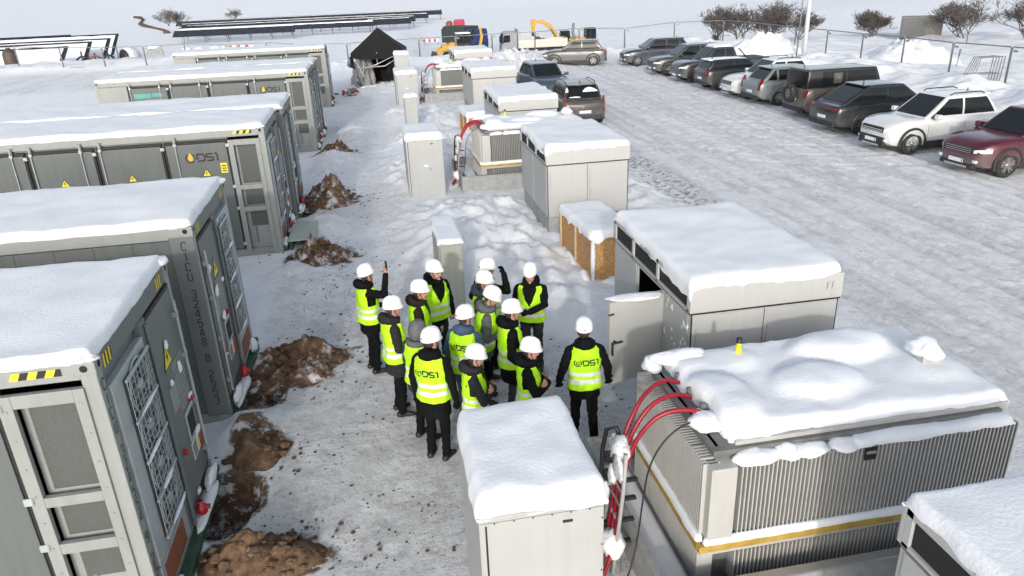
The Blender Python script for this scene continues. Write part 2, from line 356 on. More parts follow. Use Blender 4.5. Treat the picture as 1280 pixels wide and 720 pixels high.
RUTS = [(8.9, .25, .11, 0), (9.8, .35, .07, 2), (10.9, .3, .09, 4), (11.6, .5, .06, 1), (12.9, .45, .08, 3), (14.2, .5, .07, 5), (15.2, .4, .09, .5), (16.4, .35, .10, 2.5)]
def rut(x, y):
    """distance to the nearest tyre track, in track widths"""
    b = 9.0
    for (x0, a, f, ph) in RUTS:
        c = x0 + a*math.sin(y*f+ph) + .012*(y-25)
        for o in (-.76, .76): b = min(b, abs(x-c-o)/.20)
    for (yc, ph) in ((20.3, 0), (23.4, 1), (26.8, 2), (30.2, 3), (33.4, 4), (36.4, 5), (39.4, 6), (43.0, 7)):   # arcs into the parking bays
        if x > 10.5:
            t = (17.2-x)/6.5; c = yc + 3.2*max(0, t)**2
            for o in (-.76, .76): b = min(b, abs(y-c-o)/.26)
    return b
def hz(x, y):
    z = 0.0
    for (bx, by, rx, ry, h) in BANKS:
        q = ((x-bx)/rx)**2 + ((y-by)/ry)**2
        if q < 6: z += h*math.exp(-q*1.1)*(.9 + .55*FB(x*2.2, y*2.2, bx, 5))
    for (bx, by, rx, ry, h) in HOLES:
        q = ((x-bx)/rx)**2 + ((y-by)/ry)**2
        if q < 3: z -= h*sstep(1.25, .35, q + .35*NZ(x*3, y*3, 4))
    if 22 < x and 10 < y < 70: z += pw(XB, x)*(.75 + .5*FB(x*.5, y*.35, 2, 4))*sstep(66, 56, y)
    tr = sstep(57, 62, y)*sstep(-40, -22, x)
    if y > 56 and x > -40: z += .32*math.exp(-((y-61.5+.12*max(0, x-8))/2.6)**2)*(1+.8*FB(x*.5, y*.5, 3, 3))*sstep(30, 20, x)*sstep(-18, -6, x)
    if x < -12: z += .55*math.exp(-((y-73)/3.0)**2)*(1+.8*FB(x*.6, y*.6, 3, 3))
    ys = lerp(80, 64, sstep(-14, -4, x)); z += -2.9*sstep(ys, ys+20, y)*sstep(90, 24, x-max(0, y-120))
    d = max(0, math.hypot(x, y)-75); z += (min(3, d*.004)*FB(x*.006, y*.006, 1, 2) + .014*max(0, d-190)) if d > 0 else 0
    # surface grain: rough on heaps and path edges, ruts in the yard
    if -8 < x < 30 and 0 < y < 66:
        heap = 1.0 if (.1 < x < 7.4 and y > 10.3) else .35
        z += .032*heap*FB(x*2.6, y*2.6, .5, 5) + .016*heap*FB(x*7, y*7, 2, 3)
        if x > 7.4: z += .022*FB(x*3.2, y*.35, 8, 3) + .012*FB(x*5, y*5, 3, 3)
        if 7.4 < x < 23 and y < 60:
            r_ = rut(x, y); z += .035*sstep(.5, .9, r_)*sstep(1.6, 1.1, r_) - .045*sstep(.35, 0, r_)
    return z
def axis_lines(segs, far0, far1):
    v = []
    for a, b, st in segs:
        n = int(round((b-a)/st)); v += [a + (b-a)*i/n for i in range(n)]
    v.append(segs[-1][1]); st = segs[-1][2]; x = v[-1]
    while x < far1: st *= 1.16; x += st; v.append(x)
    st = segs[0][2]; x = v[0]; lo = []
    while x > far0: st *= 1.16; x -= st; lo.append(x)
    return lo[::-1] + v
gx = axis_lines([(-45, -8, 1.0), (-8, -3.0, .3), (-3.0, 3.8, .065), (3.8, 7.4, .16), (7.4, 19, .11), (19, 30, .2), (30, 46, .7)], -6000, 6000)
gy = axis_lines([(-4, 3, .5), (3, 5, .15), (5, 13, .065), (13, 30, .12), (30, 66, .25), (66, 90, .7)], -600, 8000)
def masks(x, y):
    n = FB(x*.9, y*.9, 11, 4); n2 = FB(x*3, y*3, 12, 3)
    e = .45*n
    # trampled path in front of the container ends, widening where the visitors stand
    right = .35 + (2.9*sstep(12.6, 10.2, y)) if y < 13 else .35
    path = sstep(-2.6, -2.1, x+e*.5)*sstep(right+.45, right-.35, x+e*.8)*sstep(62, 40, y)*(.42 + .58*sstep(17.5, 11.5, y+e*3))
    lot = sstep(6.8, 8.2, x+e)*sstep(23.5, 20.5, x+e)*sstep(62, 52, y)
    if y > 58 and x < -12: lot = 0
    road = sstep(53, 56, y+e)*sstep(69.5, 66.5, y+e)*sstep(-8.5, -12, x)
    far_road = sstep(1.6, .6, abs(x - (5.0 + .055*(y-60)) - 1.4*math.sin(y*.03))/2.0)*sstep(70, 78, y)*sstep(190, 120, y)
    earth = 0.0
    for (px, py, rx, ry, h) in PILES:
        q = ((x-px)/(rx*1.0))**2 + ((y-py)/(ry*1.0))**2
        earth = max(earth, sstep(1.7, .4, q + 1.0*n2 + .5*n))
    for (px, py, rx, ry, h) in HOLES:
        q = ((x-px)/rx)**2 + ((y-py)/ry)**2
        earth = max(earth, sstep(1.7, 1.1, q + .4*n2))
    strip = sstep(.75, .25, abs(x-8.15-.25*n)/1.3)*sstep(15, 17, y)*sstep(27, 22, y)*.75
    rt_ = sstep(1.0, .25, rut(x, y))*lot if 7 < x < 20 and y < 60 else 0
    return path, max(lot, road*.9, far_road*.9), earth, max(strip, 0), rt_
def build_ground():
    nx, ny = len(gx), len(gy); co_ = np.zeros((nx*ny, 3), np.float32); col = np.zeros((nx*ny, 5), np.float32); k = 0
    for y in gy:
        for x in gx:
            near = -46 < x < 47 and -5 < y < 200
            co_[k] = (x, y, hz(x, y) if math.hypot(x, y) < 3000 else 30)
            if near: col[k] = masks(x, y)
            k += 1
    me = bpy.data.meshes.new('ground'); nf = (nx-1)*(ny-1)
    ii, jj = np.meshgrid(np.arange(nx-1), np.arange(ny-1)); a = (jj*nx+ii).ravel()
    fidx = np.stack([a, a+1, a+nx+1, a+nx], 1).astype(np.int32)
    me.vertices.add(nx*ny); me.vertices.foreach_set('co', co_.ravel()); me.loops.add(nf*4); me.loops.foreach_set('vertex_index', fidx.ravel())
    me.polygons.add(nf); me.polygons.foreach_set('loop_start', np.arange(0, nf*4, 4, dtype=np.int32)); me.polygons.foreach_set('use_smooth', np.ones(nf, bool))
    me.update(); me.validate()
    for i, nme in enumerate(('path', 'lot', 'earth', 'strip', 'rut')):
        at = me.attributes.new(nme, 'FLOAT', 'POINT'); at.data.foreach_set('value', np.ascontiguousarray(col[:, i]))
    m = bpy.data.materials.new('snowy_ground'); m.use_nodes = True; nt = m.node_tree; N = nt.nodes; L = nt.links; b = N['Principled BSDF']
    b.inputs['Specular IOR Level'].default_value = .2; b.inputs['Roughness'].default_value = .75
    tc = N.new('ShaderNodeTexCoord')
    def ntex(scale, detail=6, rough=.6, sx=1, sy=1):
        mp = N.new('ShaderNodeMapping'); mp.inputs['Scale'].default_value = (sx, sy, 1); L.new(tc.outputs['Object'], mp.inputs['Vector'])
        n = N.new('ShaderNodeTexNoise'); n.inputs['Scale'].default_value = scale; n.inputs['Detail'].default_value = detail; n.inputs['Roughness'].default_value = rough
        L.new(mp.outputs['Vector'], n.inputs['Vector']); return n.outputs['Fac']
    def ramp(f, p0, p1):
        r = N.new('ShaderNodeMapRange'); r.interpolation_type = 'SMOOTHSTEP'; r.inputs['From Min'].default_value = p0; r.inputs['From Max'].default_value = p1
        L.new(f, r.inputs['Value']); return r.outputs['Result']
    def mul(a, c):
        q = N.new('ShaderNodeMath'); q.operation = 'MULTIPLY'; L.new(a, q.inputs[0])
        if isinstance(c, (int, float)): q.inputs[1].default_value = c
        else: L.new(c, q.inputs[1])
        return q.outputs[0]
    def mix(f, a, c):
        q = N.new('ShaderNodeMix'); q.data_type = 'RGBA'; L.new(f, q.inputs[0])
        for s_, v in ((6, a), (7, c)):
            if isinstance(v, tuple): q.inputs[s_].default_value = (*v, 1)
            else: L.new(v, q.inputs[s_])
        return q.outputs[2]
    def attr(nme): a = N.new('ShaderNodeAttribute'); a.attribute_name = nme; return a.outputs['Fac']
    A = {k: attr(k) for k in ('path', 'lot', 'earth', 'strip', 'rut')}
    base = mix(ramp(ntex(.9), .3, .7), (.80, .82, .855), (.87, .89, .915))
    pth = mix(ramp(ntex(4.2, 10, .80), .39, .56), mix(ramp(ntex(.8, 3, .6), .4, .6), (.52, .512, .515), (.60, .60, .615)), (.73, .742, .768))
    c = mix(mul(A['path'], ramp(ntex(1.1, 6, .7), .18, .52)), base, pth)
    lotc = mix(ramp(ntex(2.3, 10, .83, 1.25, .7), .43, .57), (.635, .645, .672), (.83, .84, .862))
    lot2 = mix(ramp(ntex(.35, 4, .6), .42, .62), lotc, mix(ramp(ntex(5.0, 8, .8, 1.2, .6), .42, .58), (.72, .73, .752), (.83, .842, .862)))
    c = mix(mul(A['lot'], ramp(ntex(.7, 5, .65), .1, .42)), c, lot2)
    tracks = mul(mul(A['lot'], ramp(ntex(2.4, 6, .8, 1.5, .16), .57, .68)), .34)
    c = mix(tracks, c, (.33, .33, .335))
    bands = mul(mul(A['lot'], ramp(ntex(.8, 3, .6, 1.2, .05), .50, .68)), .32)
    c = mix(bands, c, (.43, .44, .455))
    rutc = mul(mul(A['rut'], ramp(ntex(1.3, 6, .75), .36, .60)), .62)
    c = mix(rutc, c, mix(ramp(ntex(5, 6, .7), .4, .6), (.42, .412, .41), (.62, .622, .635)))
    stain = mul(mul(A['path'], ramp(ntex(.55, 6, .7), .50, .68)), .40)
    c = mix(stain, c, (.40, .37, .345))
    # grit and crumbs of soil on trodden snow
    grit = mul(mul(A['path'], ramp(ntex(15, 5, .8), .56, .63)), ramp(ntex(.8, 4, .6), .36, .58))
    c = mix(mul(grit, .6), c, (.14, .115, .10))
    grit2 = mul(mul(A['lot'], ramp(ntex(8, 6, .8, 1.2, .55), .585, .66)), ramp(ntex(.4, 4, .6), .42, .62))
    c = mix(mul(grit2, .6), c, (.17, .155, .145))
    ear = mix(ramp(ntex(6, 8, .7), .3, .7), (.085, .056, .037), (.19, .125, .078))
    ear = mix(ramp(ntex(4, 8, .75), .49, .58), ear, (.64, .645, .67))
    c = mix(mul(ramp(A['earth'], .2, .7), ramp(ntex(2.6, 8, .75), .30, .46)), c, ear)
    st = mul(A['strip'], ramp(ntex(5, 8, .75), .5, .56))
    c = mix(st, c, mix(ramp(ntex(9), .4, .6), (.07, .052, .04), (.22, .19, .165)))
    L.new(c, b.inputs['Base Color'])
    vo = N.new('ShaderNodeTexVoronoi'); vo.feature = 'SMOOTH_F1'; vo.inputs['Scale'].default_value = 4.6; vo.inputs['Randomness'].default_value = 1.0
    wn = N.new('ShaderNodeTexNoise'); wn.inputs['Scale'].default_value = 3.0; wn.inputs['Detail'].default_value = 3; L.new(tc.outputs['Object'], wn.inputs['Vector'])
    wm = N.new('ShaderNodeMix'); wm.data_type = 'VECTOR'; wm.inputs[0].default_value = .12; L.new(tc.outputs['Object'], wm.inputs[4]); L.new(wn.outputs['Color'], wm.inputs[5]); L.new(wm.outputs[1], vo.inputs['Vector'])
    hs_ = N.new('ShaderNodeMath'); hs_.operation = 'MULTIPLY_ADD'; hs_.inputs[1].default_value = .55; L.new(vo.outputs['Distance'], hs_.inputs[0]); L.new(ntex(9, 8, .78), hs_.inputs[2])
    bp = N.new('ShaderNodeBump'); bp.inputs['Strength'].default_value = .85; bp.inputs['Distance'].default_value = .055
    L.new(hs_.outputs[0], bp.inputs['Height']); L.new(bp.outputs['Normal'], b.inputs['Normal'])
    me.materials.append(m); struct(link('ground', me))
build_ground()
def mound(name, label, cat, loc, rx, ry, h, m, seed, rough=.45, n=52, group=None, snow=None):
    vs = [(0, 0, h*1.0)]; fs = []; rings = 16
    for i in range(1, rings+1):
        t = i/rings
        for k in range(n):
            a = 2*math.pi*k/n; q = 1 + .25*NZ(math.cos(a)*1.4+seed, math.sin(a)*1.4, seed)
            x, y = rx*q*t*math.cos(a)*1.25, ry*q*t*math.sin(a)*1.25
            z = h*(math.cos(min(1, t)*math.pi)*.5+.5)
            z *= 1 + rough*FB(x*2.4+seed, y*2.4, seed, 5)
            z += .10*rough*FB(x*6, y*6, seed, 3)*(1-t)*2*min(1, h*2)
            vs.append((x, y, z - .06*t))
    fs += [(0, 1+k, 1+(k+1) % n) for k in range(n)]
    for i in range(rings-1): fs += [(1+i*n+k, 1+(i+1)*n+k, 1+(i+1)*n+(k+1) % n, 1+i*n+(k+1) % n) for k in range(n)]
    mb = MB(); mb.add(vs, fs, m, True)
    rr = random.Random(seed*13+1)
    if snow is not None:
        for _ in range(snow):          # clods of soil on the heap
            a = rr.uniform(0, 6.28); t = rr.uniform(.1, 1.9)**1.0; x, y = rx*t*math.cos(a), ry*t*math.sin(a); z = h*(math.cos(min(1, t/1.2)*math.pi)*.5+.5)*.95 + .01
            q = rr.uniform(.012, .05)*(1.3 if t < 1 else .6); b = bmesh.new(); bmesh.ops.create_icosphere(b, subdivisions=1, radius=q)
            for v in b.verts: v.co *= 1 + .4*NZ(v.co.x*40+x*9, v.co.y*40, v.co.z*40)
            mb.merge(b, mat('soil_crumb', (.06, .05, .043), .95, var=.4, nscale=12) if t > 1.15 else EARTHD, Matrix.Translation((x, y, z)) @ Matrix.Diagonal((1.2, 1, .75, 1)))
    o = mb.build(name); o.location = loc; return tag(o, label, cat, group)
PL = ['furthest small heap of brown soil and snow beside the distant container end', 'high dark soil heap topped with snow, between the second and third container pairs', 'brown soil heap of frozen clods just below the pale green step',
      'wide flat patch of loose soil and snow beside the number marked container', 'small round bare soil heap between the two open pits', 'light brown smooth soil heap at the lower left corner, nearest the camera']
for i, (x, y, rx, ry, h) in enumerate(PILES):
    mound('soil_heap', PL[i], 'soil heap', (x, y, 0), rx, ry, h, EARTHD if i in (4, 5) else EARTH, i+3, .75, group='soil heaps dug along the container ends', snow=[90, 140, 170, 170, 90, 110][i])
def grit():
    rr = random.Random(77); mb = MB(); n = 0
    while n < 1900:
        if rr.random() < .72: x, y = rr.uniform(-1.9, 3.2), rr.uniform(5.2, 16)
        else: x, y = rr.uniform(-1.9, .5), rr.uniform(12, 34)
        if masks(x, y)[0] < .4 or NZ(x*.8, y*.8, 31) < -.15 + .3*rr.random(): continue
        q = rr.choice((.006, .007, .009, .012, .018)) * rr.uniform(.7, 1.2); b = bmesh.new(); bmesh.ops.create_icosphere(b, subdivisions=1, radius=q)
        mb.merge(b, mat('soil_crumb', (.06, .05, .043), .95, var=.4, nscale=12) if rr.random() < .7 else CONC, Matrix.Translation((x, y, hz(x, y)+q*.3)) @ Matrix.Diagonal((rr.uniform(.8, 1.6), 1, .7, 1))); n += 1
    o = mb.build('grit'); o['kind'] = 'stuff'; o['label'] = 'dark soil crumbs scattered over the trodden snow'
grit()
mound('snow_pile', 'tall pointed heap of white snow behind the parked white estate car', 'snow pile', (25.4, 46.6, .1), 3.9, 2.6, 1.75, SNOWR, 21, .25)
mound('snow_pile', 'low broad bank of snow beyond the fence behind the black coupe car', 'snow pile', (32.5, 42.0, .1), 3.0, 3.4, 1.3, SNOWR, 24, .35)
mound('snow_pile', 'rounded snow heap next to the left of the black gazebo tent, beyond the fence', 'snow pile', (1.5, 82, hz(1.5, 82)-.1), 5, 4, 1.4, SNOWR, 27, .3)
# ------------------------------------------------------------------ battery containers
CW, CHT, CLN = 2.44, 2.90, 6.1
def hazard(mb, P, n=4):
    """P(u, v): u 0..1 along, v 0..1 up; yellow and black slanted bars"""
    k = 2*n
    for i in range(k):
        a, b = i/k, (i+1)/k; sh = .08
        mb.add([P(a, 0), P(b, 0), P(min(1, b+sh), 1), P(min(1, a+sh), 1)], [(0, 1, 2, 3)], YEL if i % 2 == 0 else BLK)
def triangle_sign(mb, P, s):
    t = [(-.5, 0), (.5, 0), (0, .87)]; ins = [(-.40, .055), (.40, .055), (0, .75)]
    mb.add([P(u*s, v*s, 0) for u, v in t], [(0, 1, 2)], BLK); mb.add([P(u*s, v*s, .003) for u, v in ins], [(0, 1, 2)], YEL)
    mb.add([P(u*s, v*s, .006) for u, v in [(.03, .62), (-.12, .32), (-.01, .34), (-.05, .14), (.11, .40), (.01, .39)]], [(0, 1, 2, 3, 4, 5)], BLK)
def louvre_panel(root, x0, x1):
    """frame with three recessed windows of perforated sheet on the long side (y = 0 faces the camera)"""
    mb = MB()
    zs = [(.12, 1.05), (1.16, 1.56), (1.66, 2.56)]
    mb.box(x0, x0+.11, -.028, .03, .10, 2.68, GREY, .006); mb.box(x1-.09, x1, -.028, .03, .10, 2.68, GREY, .006)
    for a, b in ((0.10, .14), (1.06, 1.17), (1.57, 1.67), (2.56, 2.68)): mb.box(x0+.11, x1-.09, -.026, .03, a, b, GREY, .005)
    for i in range(9):
        for xx in (x0+.055, x1-.045): mb.cyl((xx, -.034, .3+i*.28), (xx, -.027, .3+i*.28), .011, n=8, m=STEEL)
    fr = mb.build('louvre_frame', root)
    for k, (a, b) in enumerate(zs):
        q = MB(); q.box(x0+.11, x1-.09, .085, .095, a-.03, b+.03, GREY)
        if k == 0: q.box(x0+.20, x1-.12, .075, .084, b-.36, b-.03, PERF); q.box(x0+.25, x0+.29, .070, .084, .3, .72, GREYD)
        else: q.box(x0+.17, x1-.12, .075, .084, a+.03, b-.03, PERF)
        q.build('perforated_panel', root)
def make_container(label, loc, kind, mirror, group, number=None, logo_on=False, teal=False, seed=0, long=CLN, near='doors', detail=2):
    root = thing('battery_container', label, 'container', loc, 0, group); Ln = long
    # frame: corner posts, rails, corner castings, flat roof and the two plain sides
    mb = MB(); P_ = .13
    for x in (-Ln, -P_):
        for y in (0, CW-P_): mb.box(x, x+P_, y, y+P_, 0.0, CHT, GREY, .012)
    for y in (0.01, CW-.11):
        mb.box(-Ln+P_, -P_, y, y+.10, CHT-.16, CHT-.004, GREY, .01); mb.box(-Ln+P_, -P_, y, y+.10, .004, .17, GREY, .01)
    for x in (-Ln+.01, -.11):
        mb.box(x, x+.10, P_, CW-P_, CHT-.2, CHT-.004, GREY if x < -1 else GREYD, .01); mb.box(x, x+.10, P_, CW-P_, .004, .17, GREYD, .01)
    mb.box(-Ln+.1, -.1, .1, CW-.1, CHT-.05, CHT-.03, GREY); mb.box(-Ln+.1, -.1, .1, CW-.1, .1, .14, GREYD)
    mb.box(-Ln+.06, -Ln+.1, P_, CW-P_, .15, CHT-.15, GREY); mb.box(-Ln+P_, -P_, CW-.1, CW-.06, .15, CHT-.15, GREY)
    for i in range(26):            # corrugated far side
        x = -Ln+.3+i*.22; mb.box(x, x+.11, CW-.06, CW-.025, .17, CHT-.16, GREY, .012, 1)
    mb.build('frame', root)
    mb = MB()
    for x, sx in ((-.17, 1), (-Ln-.006, -1)):
        for y in (-.006, CW-.156):
            for z in (CHT-.12, 0):
                mb.box(x, x+.176, y, y+.162, z, z+.124, GREY, .012)
    for y, dy in ((-.006, -1),):
        for x in (-.085, -Ln+.08): mb.cyl((x, -.0075, CHT-.055), (x, -.004, CHT-.055), .032, n=12, m=DARK)
    mb.cyl((.0065, .08, CHT-.055), (.0085, .08, CHT-.055), .032, n=12, m=DARK); mb.cyl((.0065, CW-.08, CHT-.055), (.0085, CW-.08, CHT-.055), .032, n=12, m=DARK)
    mb.build('corner_castings', root)['kind'] = 'stuff'
    # ---- near long side
    if near == 'doors':
        louvre_panel(root, -.79, -.12)
        xs = [(-2.07, -.83), (-3.43, -2.17), (-4.77, -3.53), (-6.12, -4.87)]
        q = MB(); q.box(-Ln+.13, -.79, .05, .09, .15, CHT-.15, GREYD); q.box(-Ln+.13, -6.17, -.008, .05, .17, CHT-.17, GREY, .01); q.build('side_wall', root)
        for i, (a, b) in enumerate(xs):
            d = MB(); d.box(a, b, -.022, .045, .2, CHT-.26, DOORG, .012); dd = d.build('side_door', root)
            g = MB()
            g.box(a-.03, b+.03, -.012, .04, CHT-.255, CHT-.19, GASK, .008, 1)
            g.box(a-.042, a-.004, -.014, .04, .2, CHT-.27, GASK, .006, 1); g.box(b+.004, b+.042, -.014, .04, .2, CHT-.27, GASK, .006, 1)
            g.build('door_gasket', dd)
            g = MB()
            for xx in ((a+.06,) if i == 1 else (a+.05, b-.22) if i else (a+.2,)):
                g.cyl((xx, -.05, .15), (xx, -.05, CHT-.1), .013, n=8, m=GREYL)
                for z in (.25, 1.0, 1.75, CHT-.28): g.box(xx-.035, xx+.035, -.062, -.022, z, z+.06, GREYL, .006, 1)
                g.box(xx-.03, xx+.03, -.045, .0, CHT-.21, CHT-.09, GREY, .006, 1)
            g.build('lock_bar', dd)
            g = MB()
            for z in (.28, 1.12, 1.62, CHT-.36): g.box(b-.01, b+.075, -.045, -.012, z, z+.075, GREYL, .01, 1)
            g.build('hinges', dd)['kind'] = 'stuff'
            s_ = MB(); triangle_sign(s_, lambda u, v, o, c=(a+b)/2+(.12 if i == 0 else -.06): (c+u, -.026-o, 1.93+v), .20); s_.build('warning_sign', dd)
            if i == 0 and logo_on:
                s_ = MB(); x0 = -1.70; logo(s_, lambda u, v: (x0+u, -.0265, 2.26+v), .173, BLK, ORANGE); s_.build('logo', dd)
                s_ = MB(); s_.box(b-.19, b-.05, -.027, -.02, 1.98, 2.20, YEL, .002, 1)
                for k in range(3): s_.box(b-.165, b-.075, -.029, -.0275, 2.015+k*.055, 2.04+k*.055, BLK)
                s_.build('yellow_sticker', dd)
            if teal and i == 3:
                s_ = MB(); s_.box(a+.14, b-.55, -.026, -.02, 2.30, 2.46, TEAL, .002, 1); s_.box(b-.50, b-.16, -.026, -.02, 2.33, 2.46, TEAL, .002, 1); s_.build('teal_sticker', dd)
        hz_ = MB(); hazard(hz_, lambda u, v: (-.66+u*.40, .006, CHT-.10+v*.065), 3); hz_.build('hazard_stripe', root)
    else:
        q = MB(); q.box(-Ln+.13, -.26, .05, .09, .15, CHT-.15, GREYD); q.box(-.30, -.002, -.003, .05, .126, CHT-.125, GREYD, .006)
        q.box(-Ln+.14, -.305, .012, .05, .18, CHT-.17, DOORG)  # darker paint puts the shade on this side into the wall colour
        x = -.75
        while x > -Ln+.3: q.box(x-.022, x, .004, .0115, .18, CHT-.17, DOORG, .004, 1); x -= .46
        q.build('side_wall', root)
    # ---- right hand end: fan unit and control door
    def Y(a, b): return (CW-b, CW-a) if mirror else (a, b)
    mb = MB(); mb.box(-.10, -.06, P_, CW-P_, .15, CHT-.18, GREYD); a, b = Y(1.17, 1.33); mb.box(-.08, .012, a, b, .17, CHT-.19, GREYD, .01)
    a, b = Y(1.24, 1.30); mb.cyl((.035, (a+b)/2, .2), (.035, (a+b)/2, CHT-.25), .022, n=10, m=GREYD)
    mb.build('end_wall', root)
    fa, fb = .17, 1.15; a, b = Y(fa, fb)
    mb = MB(); mb.box(-.06, .016, a, b, .60, CHT-.32, GREYL, .008); fp = mb.build('fan_panel', root)
    ga, gb = Y(.42, 1.10); z0, z1 = .74, CHT-.42; nf = 4; hh = (z1-z0)/nf
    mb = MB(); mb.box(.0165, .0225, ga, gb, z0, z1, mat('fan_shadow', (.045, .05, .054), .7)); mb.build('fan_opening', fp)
    for k in range(nf):
        zc = z0 + hh*(k+.5); yc = (ga+gb)/2; f = MB()
        for i in range(5):
            t = 2*math.pi*i/5 + k
            pts = [(.026+.012*(s_ % 2), yc + r_*math.cos(t+dt), zc + r_*math.sin(t+dt)*.92) for s_, (r_, dt) in enumerate(((.05, -.2), (.24, -.1), (.24, .75), (.06, .6)))]
            f.add(pts, [(0, 1, 2, 3)], mat('fan_blade', (.11, .12, .125), .5))
        f.lathe([(0, .05), (.055, .045), (.065, .025)], (0, yc, zc), 'x', 14, GREYL)
        f.lathe([(.27, .024), (.275, .034), (.25, .036), (.248, .024)], (0, yc, zc), 'x', 24, GREYL)
        f.build('fan', fp)
    mb = MB()
    for i in range(8):
        y = lerp(ga, gb, i/7); mb.box(.044, .051, y-.003, y+.003, z0-.01, z1+.01, GREYL)
    nh = 22
    for i in range(nh+1):
        z = lerp(z0, z1, i/nh); mb.box(.052, .058, ga-.005, gb+.005, z-.003, z+.003, GREYL)
    for k in range(nf+1):
        z = z0+hh*k; mb.box(.04, .066, ga-.02, gb+.02, z-.016, z+.016, GREYL, .004, 1)
    mb.build('fan_guard', fp)
    rr = random.Random(seed+5); mb = MB()
    for k in range(nf):      # rime and caught snow on the guard bars
        z = z0+hh*k+.02; snow_lump(mb, (.07, lerp(ga, gb, rr.uniform(.3, .7)), z), (.02, .22*rr.uniform(.6, 1.2), .022), k+seed, SNOWR)
    for _ in range(0): snow_lump(mb, (.055, rr.uniform(ga, gb), rr.uniform(z0, z1)), (.006, rr.uniform(.015, .045), rr.uniform(.03, .09)), rr.random()*9, SNOWR)
    mb.build('snow_crust', fp)['kind'] = 'stuff'
    a2, b2 = Y(.25, .98); mb = MB(); mb.box(-.05, .014, a, b, .19, .58, GREYL, .006); mb.box(.0145, .02, a2, b2, .24, .54, RUST, .003, 1); mb.build('lower_panel', root)
    a, b = Y(1.36, 2.29)
    mb = MB(); mb.box(-.06, .01, a, b, .34, CHT-.26, GREYD, .012); cd = mb.build('control_door', root)
    mb = MB()
    mb.box(-.05, .006, a-.02, b+.02, CHT-.255, CHT-.215, GASK)
    for yy in (a-.018, b+.0): mb.box(-.05, .007, yy, yy+.016, .3, CHT-.27, GASK)
    mb.build('door_gasket', cd)
    yc = (a+b)/2; sg = -1 if mirror else 1
    mb = MB(); triangle_sign(mb, lambda u, v, o: (.014+o, yc-.12*sg+u, 1.95+v), .34); mb.build('warning_sign', cd)
    mb = MB()
    for i in range(9): y = lerp(yc-.02, yc+.36, i/8); mb.box(.011, .016, y-.004, y+.004, 1.35, 1.92, GREYL)
    for i in range(12): z = lerp(1.35, 1.92, i/11); mb.box(.0165, .021, yc-.02, yc+.36, z-.004, z+.004, GREYL)
    mb.box(.0105, .018, yc-.30, yc-.05, 1.45, 1.75, GREY, .003, 1); mb.build('vent_grid', cd)
    mb = MB(); mb.box(.0105, .03, yc-.02, yc+.32, .92, 1.28, GREYL, .006, 1); mb.box(.0305, .034, yc+.02, yc+.28, .97, 1.23, DARK); mb.build('display_panel', cd)
    mb = MB(); mb.box(.0105, .016, yc+.0, yc+.32, .66, .88, PLATE, .002, 1)
    for i in range(5): mb.box(.0165, .018, yc+.02+i*.035, yc+.036+i*.035, .68, .86, BLK)
    mb.box(.0165, .018, yc+.22, yc+.30, .70, .80, YEL); mb.build('label_plate', cd)
    for yy, zz in ((.28, 1.33), (-.30, .98)):
        mb = MB(); mb.cyl((.01, yc+yy, zz), (.06, yc+yy, zz), .035, n=12, m=RED); mb.build('red_connector', cd)
    mb = MB(); mb.box(.0105, .03, yc+.31, yc+.36, .62, .9, RED, .006, 1); mb.build('red_tag', cd)
    mb = MB(); mb.cyl((.05, b-.05 if not mirror else a+.05, .4), (.05, b-.05 if not mirror else a+.05, CHT-.4), .016, n=8, m=GREYL)
    for z in (.55, 1.2, 1.8, 2.3): mb.box(.0, .06, (b-.10 if not mirror else a), (b if not mirror else a+.10), z, z+.07, GREY, .008, 1)
    mb.build('lock_bar', cd)
    mb = MB()
    for _ in range(6): snow_lump(mb, (.03, rr.uniform(a+.05, b-.05), rr.choice((.36, .64, .9, 1.30, 1.36, 1.8, 2.2))), (.018, rr.uniform(.03, .09), rr.uniform(.02, .10)), rr.random()*9, SNOWR, .8)
    mb.build('snow_crust', cd)['kind'] = 'stuff'
    mb = MB(); mb.box(-.02, .10, P_, CW-P_, -.02, .10, GREEN, .01); mb.box(-.02, .085, CW-.5, CW-.005, .10, .17, GREEN, .01); mb.build('bottom_rail', root)
    yv = 1.45 if not mirror else CW-1.45
    mb = MB(); mb.lathe([(.05, .0), (.06, .02), (.06, .1), (.035, .12), (.035, .17), (.02, .17)], (.08, yv, .2), 'z', 12, RED); mb.cyl((.03, yv, .28), (.17, yv, .28), .03, n=10, m=RED); mb.build('red_valve', root)
    mb = MB(); snow_lump(mb, (.06, 1.75 if not mirror else .7, .12), (.09, .5, .06), seed+2, SNOWR); snow_lump(mb, (.06, 2.1 if not mirror else .4, .22), (.06, .22, .10), seed+3, SNOWR); snow_lump(mb, (.05, .3 if not mirror else 2.1, .14), (.06, .18, .14), seed+4, SNOWR); mb.build('snow_ledge', root)['kind'] = 'stuff'
    for c in (.20, 1.95) if not mirror else (.25, 2.0):
        h = MB(); hazard(h, lambda u, v, c=c: (-.0065, c+u*.22, CHT-.165+v*.12), 3); h.build('hazard_stripe', root)
    if number:
        if mirror: vertical_number(number, CHT-.25, .14, .108, lambda z: (Vector((-.135, -.006, z)), Vector((1, 0, 0)), Vector((0, 0, 1))), root, 'number_lettering', BLK)
        else: vertical_number(number, CHT-.25, .14, .105, lambda z: (Vector((.004, .075, z)), Vector((0, 1, 0)), Vector((0, 0, 1))), root, 'number_lettering', BLK)
    snow_cap(-Ln, 0, 0, CW, CHT-.003, .11, root, r=.065, amp=.03, over=.0, drop=.012, seed=seed, cell=.12, wav=.03)
    mb = MB()                 # snow clinging at the corner of the roof
    snow_lump(mb, (-.10, .03, CHT+.02), (.14, .07, .035), seed, SNOWR); snow_lump(mb, (-.03, CW-.1, CHT+.03), (.08, .13, .05), seed+1, SNOWR)
    mb.build('snow_clump', root)['kind'] = 'stuff'
    return root
